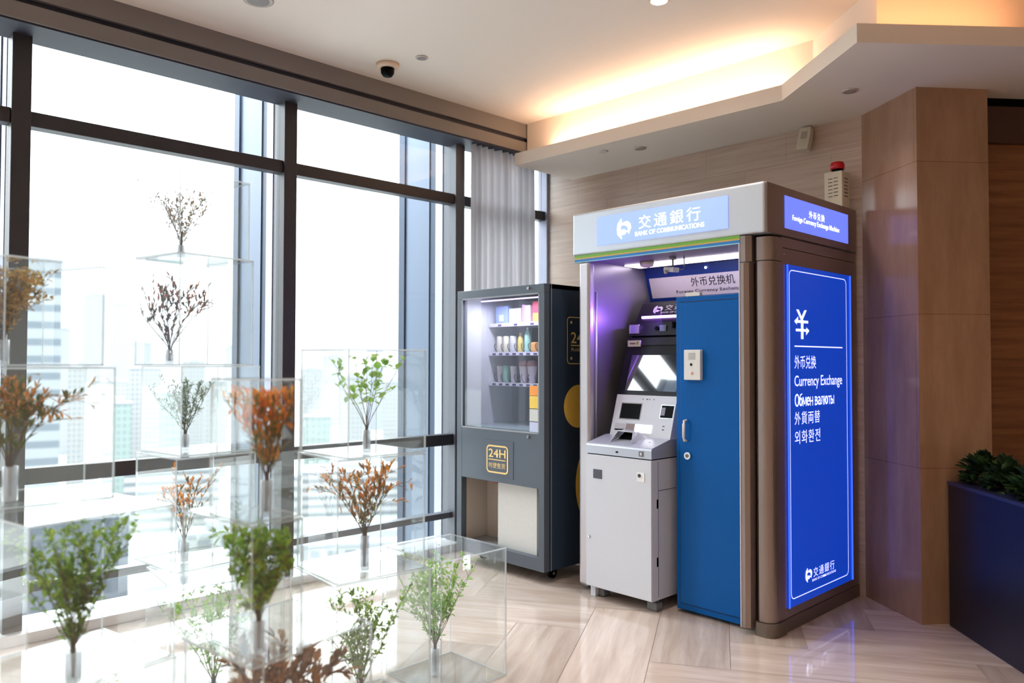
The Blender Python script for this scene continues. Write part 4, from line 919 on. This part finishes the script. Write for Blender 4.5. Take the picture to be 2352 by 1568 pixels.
# ------------------------------------------------------------------ city outside, far below
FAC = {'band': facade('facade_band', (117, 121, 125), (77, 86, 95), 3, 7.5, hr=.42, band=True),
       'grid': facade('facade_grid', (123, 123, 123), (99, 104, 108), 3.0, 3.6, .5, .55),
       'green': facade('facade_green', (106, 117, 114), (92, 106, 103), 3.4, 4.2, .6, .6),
       'hazy': facade('facade_hazy', (128, 130, 134), (124, 126, 132), 3.4, 5, .6, .6),  # distance haze put into the colour: windows barely differ from wall
       'haze2': facade('facade_haze_lilac', (121, 124, 134), (116, 119, 130), 5, 300, .5, .9),  # lilac cast of the far air painted into the facade
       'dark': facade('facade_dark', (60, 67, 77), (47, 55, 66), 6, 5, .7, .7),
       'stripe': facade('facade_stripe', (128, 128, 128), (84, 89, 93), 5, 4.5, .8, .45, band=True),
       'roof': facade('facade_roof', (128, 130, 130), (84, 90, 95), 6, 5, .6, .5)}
CITY = [
 (-390.1, 88.6, 15.5, 45.4, 167, 'band', 'white tower with dark horizontal window bands right of the left mullion'),
 (-775.9, 194.7, 10.1, 28.6, 166, 'hazy', 'faint narrow tower touching the right side of the banded tower'),
 (-579.0, 157.4, 19.4, -3.0, 165, 'grid', 'white gridded block two blocks right of the banded tower'),
 (-1615.7, 460.5, 47.2, 125.7, 164, 'hazy', 'tallest faint grey tower between the banded tower and the tallest box stack'),
 (-1261.4, 388.8, 26.3, 87.0, 163, 'haze2', 'haze-tinted lilac tower just left of the tallest box stack'),
 (-707.9, 215.5, 22.1, -17.0, 163, 'grid', 'white gridded block in front of the haze-tinted lilac tower'),
 (-1138.7, 378.7, 31.4, 25.6, 162, 'haze2', 'haze-tinted lilac tower seen through the left edge of the tallest box stack'),
 (-605.9, 206.1, 22.0, -5.0, 161, 'grid', 'white gridded block behind the left half of the grey green spray'),
 (-449.9, 167.4, 11.3, -17.0, 160, 'green', 'pale green glass block behind the grey green spray'),
 (-705.8, 281.8, 19.7, -0.5, 158, 'grid', 'white gridded block behind the right half of the grey green spray'),
 (-551.6, 236.1, 15.0, -14.2, 157, 'grid', 'white gridded block between the grey green spray and the orange spray'),
 (-949.1, 425.2, 16.4, 17.8, 156, 'hazy', 'faint tower beside the grey window fin left of the orange spray'),
 (-470.7, 93.8, 9.7, -9.8, 169, 'grid', 'white gridded block seen left of the left mullion'),
 (-591.0, 103.7, 15.3, 4.2, 170, 'hazy', 'faint tower beyond the left edge of the view'),
 (-643.8, 364.8, 20.0, -6.6, 150, 'grid', 'white gridded block just right of the middle mullion'),
 (-890.8, 536.8, 27.2, 7.1, 149, 'hazy', 'faint tower behind the left side of the round leaved branch'),
 (-506.5, 321.7, 19.7, -11.7, 148, 'grid', 'white gridded block behind the stem of the round leaved branch'),
 (-795.9, 536.8, 20.1, -6.5, 146, 'haze2', 'haze-tinted lilac tower behind the right side of the round leaved branch'),
 (-538.4, 381.7, 17.5, -16.8, 145, 'grid', 'white gridded block right of the round leaved branch'),
 (-689.5, 514.0, 21.4, -10.5, 143, 'grid', 'white gridded block beside the right grey window fin'),
 (-433.1, 249.9, 16.3, -33.8, 150, 'green', 'pale green glass block low behind the round leaved branch'),
 (-516.0, 159.1, 16.1, -25.5, 163, 'green', 'pale green glass block low, left of the tallest box stack'),
 (-661.9, 579.9, 29.5, -3.5, 139, 'hazy', 'faint tower behind the curtain and vending machine'),
 (-270.6, 71.9, 30.1, -48.4, 165, 'dark', 'low blue grey block far below, behind the big leafy green spray'),
 (-393.3, 147.4, 43.1, -53.4, 159, 'stripe', 'low white block with grey storey stripes under the tallest box stack'),
 (-314.6, 157.9, 27.2, -49.2, 153, 'stripe', 'low white striped block below the orange spray'),
 (-362.2, 235.5, 61.6, -59.0, 147, 'stripe', 'low white striped block behind the rust coloured spray'),
 (-220.0, 96.0, 22.6, -48.8, 156, 'roof', 'broad low white block below, behind the bright lime spray'),
 (-335.3, 56.5, 31.3, -48.7, 170, 'roof', 'broad low white block below, at the left edge'),
 (-230.9, 158.3, 54.0, -63.3, 146, 'roof', 'broad low white block below, right of the bright lime spray'),
]
GZ = -82
SLAB = plain('roof_slab', (118, 122, 128), .8); UNIT = plain('roof_unit', (130, 132, 134), .8)
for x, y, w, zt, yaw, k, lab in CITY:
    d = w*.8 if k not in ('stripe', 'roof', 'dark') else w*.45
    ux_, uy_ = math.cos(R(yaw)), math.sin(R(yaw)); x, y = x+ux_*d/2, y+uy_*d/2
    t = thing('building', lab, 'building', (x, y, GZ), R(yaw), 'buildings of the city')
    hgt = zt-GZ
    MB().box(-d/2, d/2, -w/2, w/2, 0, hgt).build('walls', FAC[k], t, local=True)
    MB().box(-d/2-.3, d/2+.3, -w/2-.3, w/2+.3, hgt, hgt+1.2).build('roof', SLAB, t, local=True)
    MB().box(-d*.2, d*.15, -w*.22, w*.18, hgt+1.2, hgt+4).build('roof_unit', UNIT, t, local=True)
g_ = MB().box(-3000, 200, -1500, 3000, GZ-2, GZ).build('ground', facade('city_ground', (138, 140, 138), (114, 118, 116), 60, 46, .5, .6)); struct(g_)
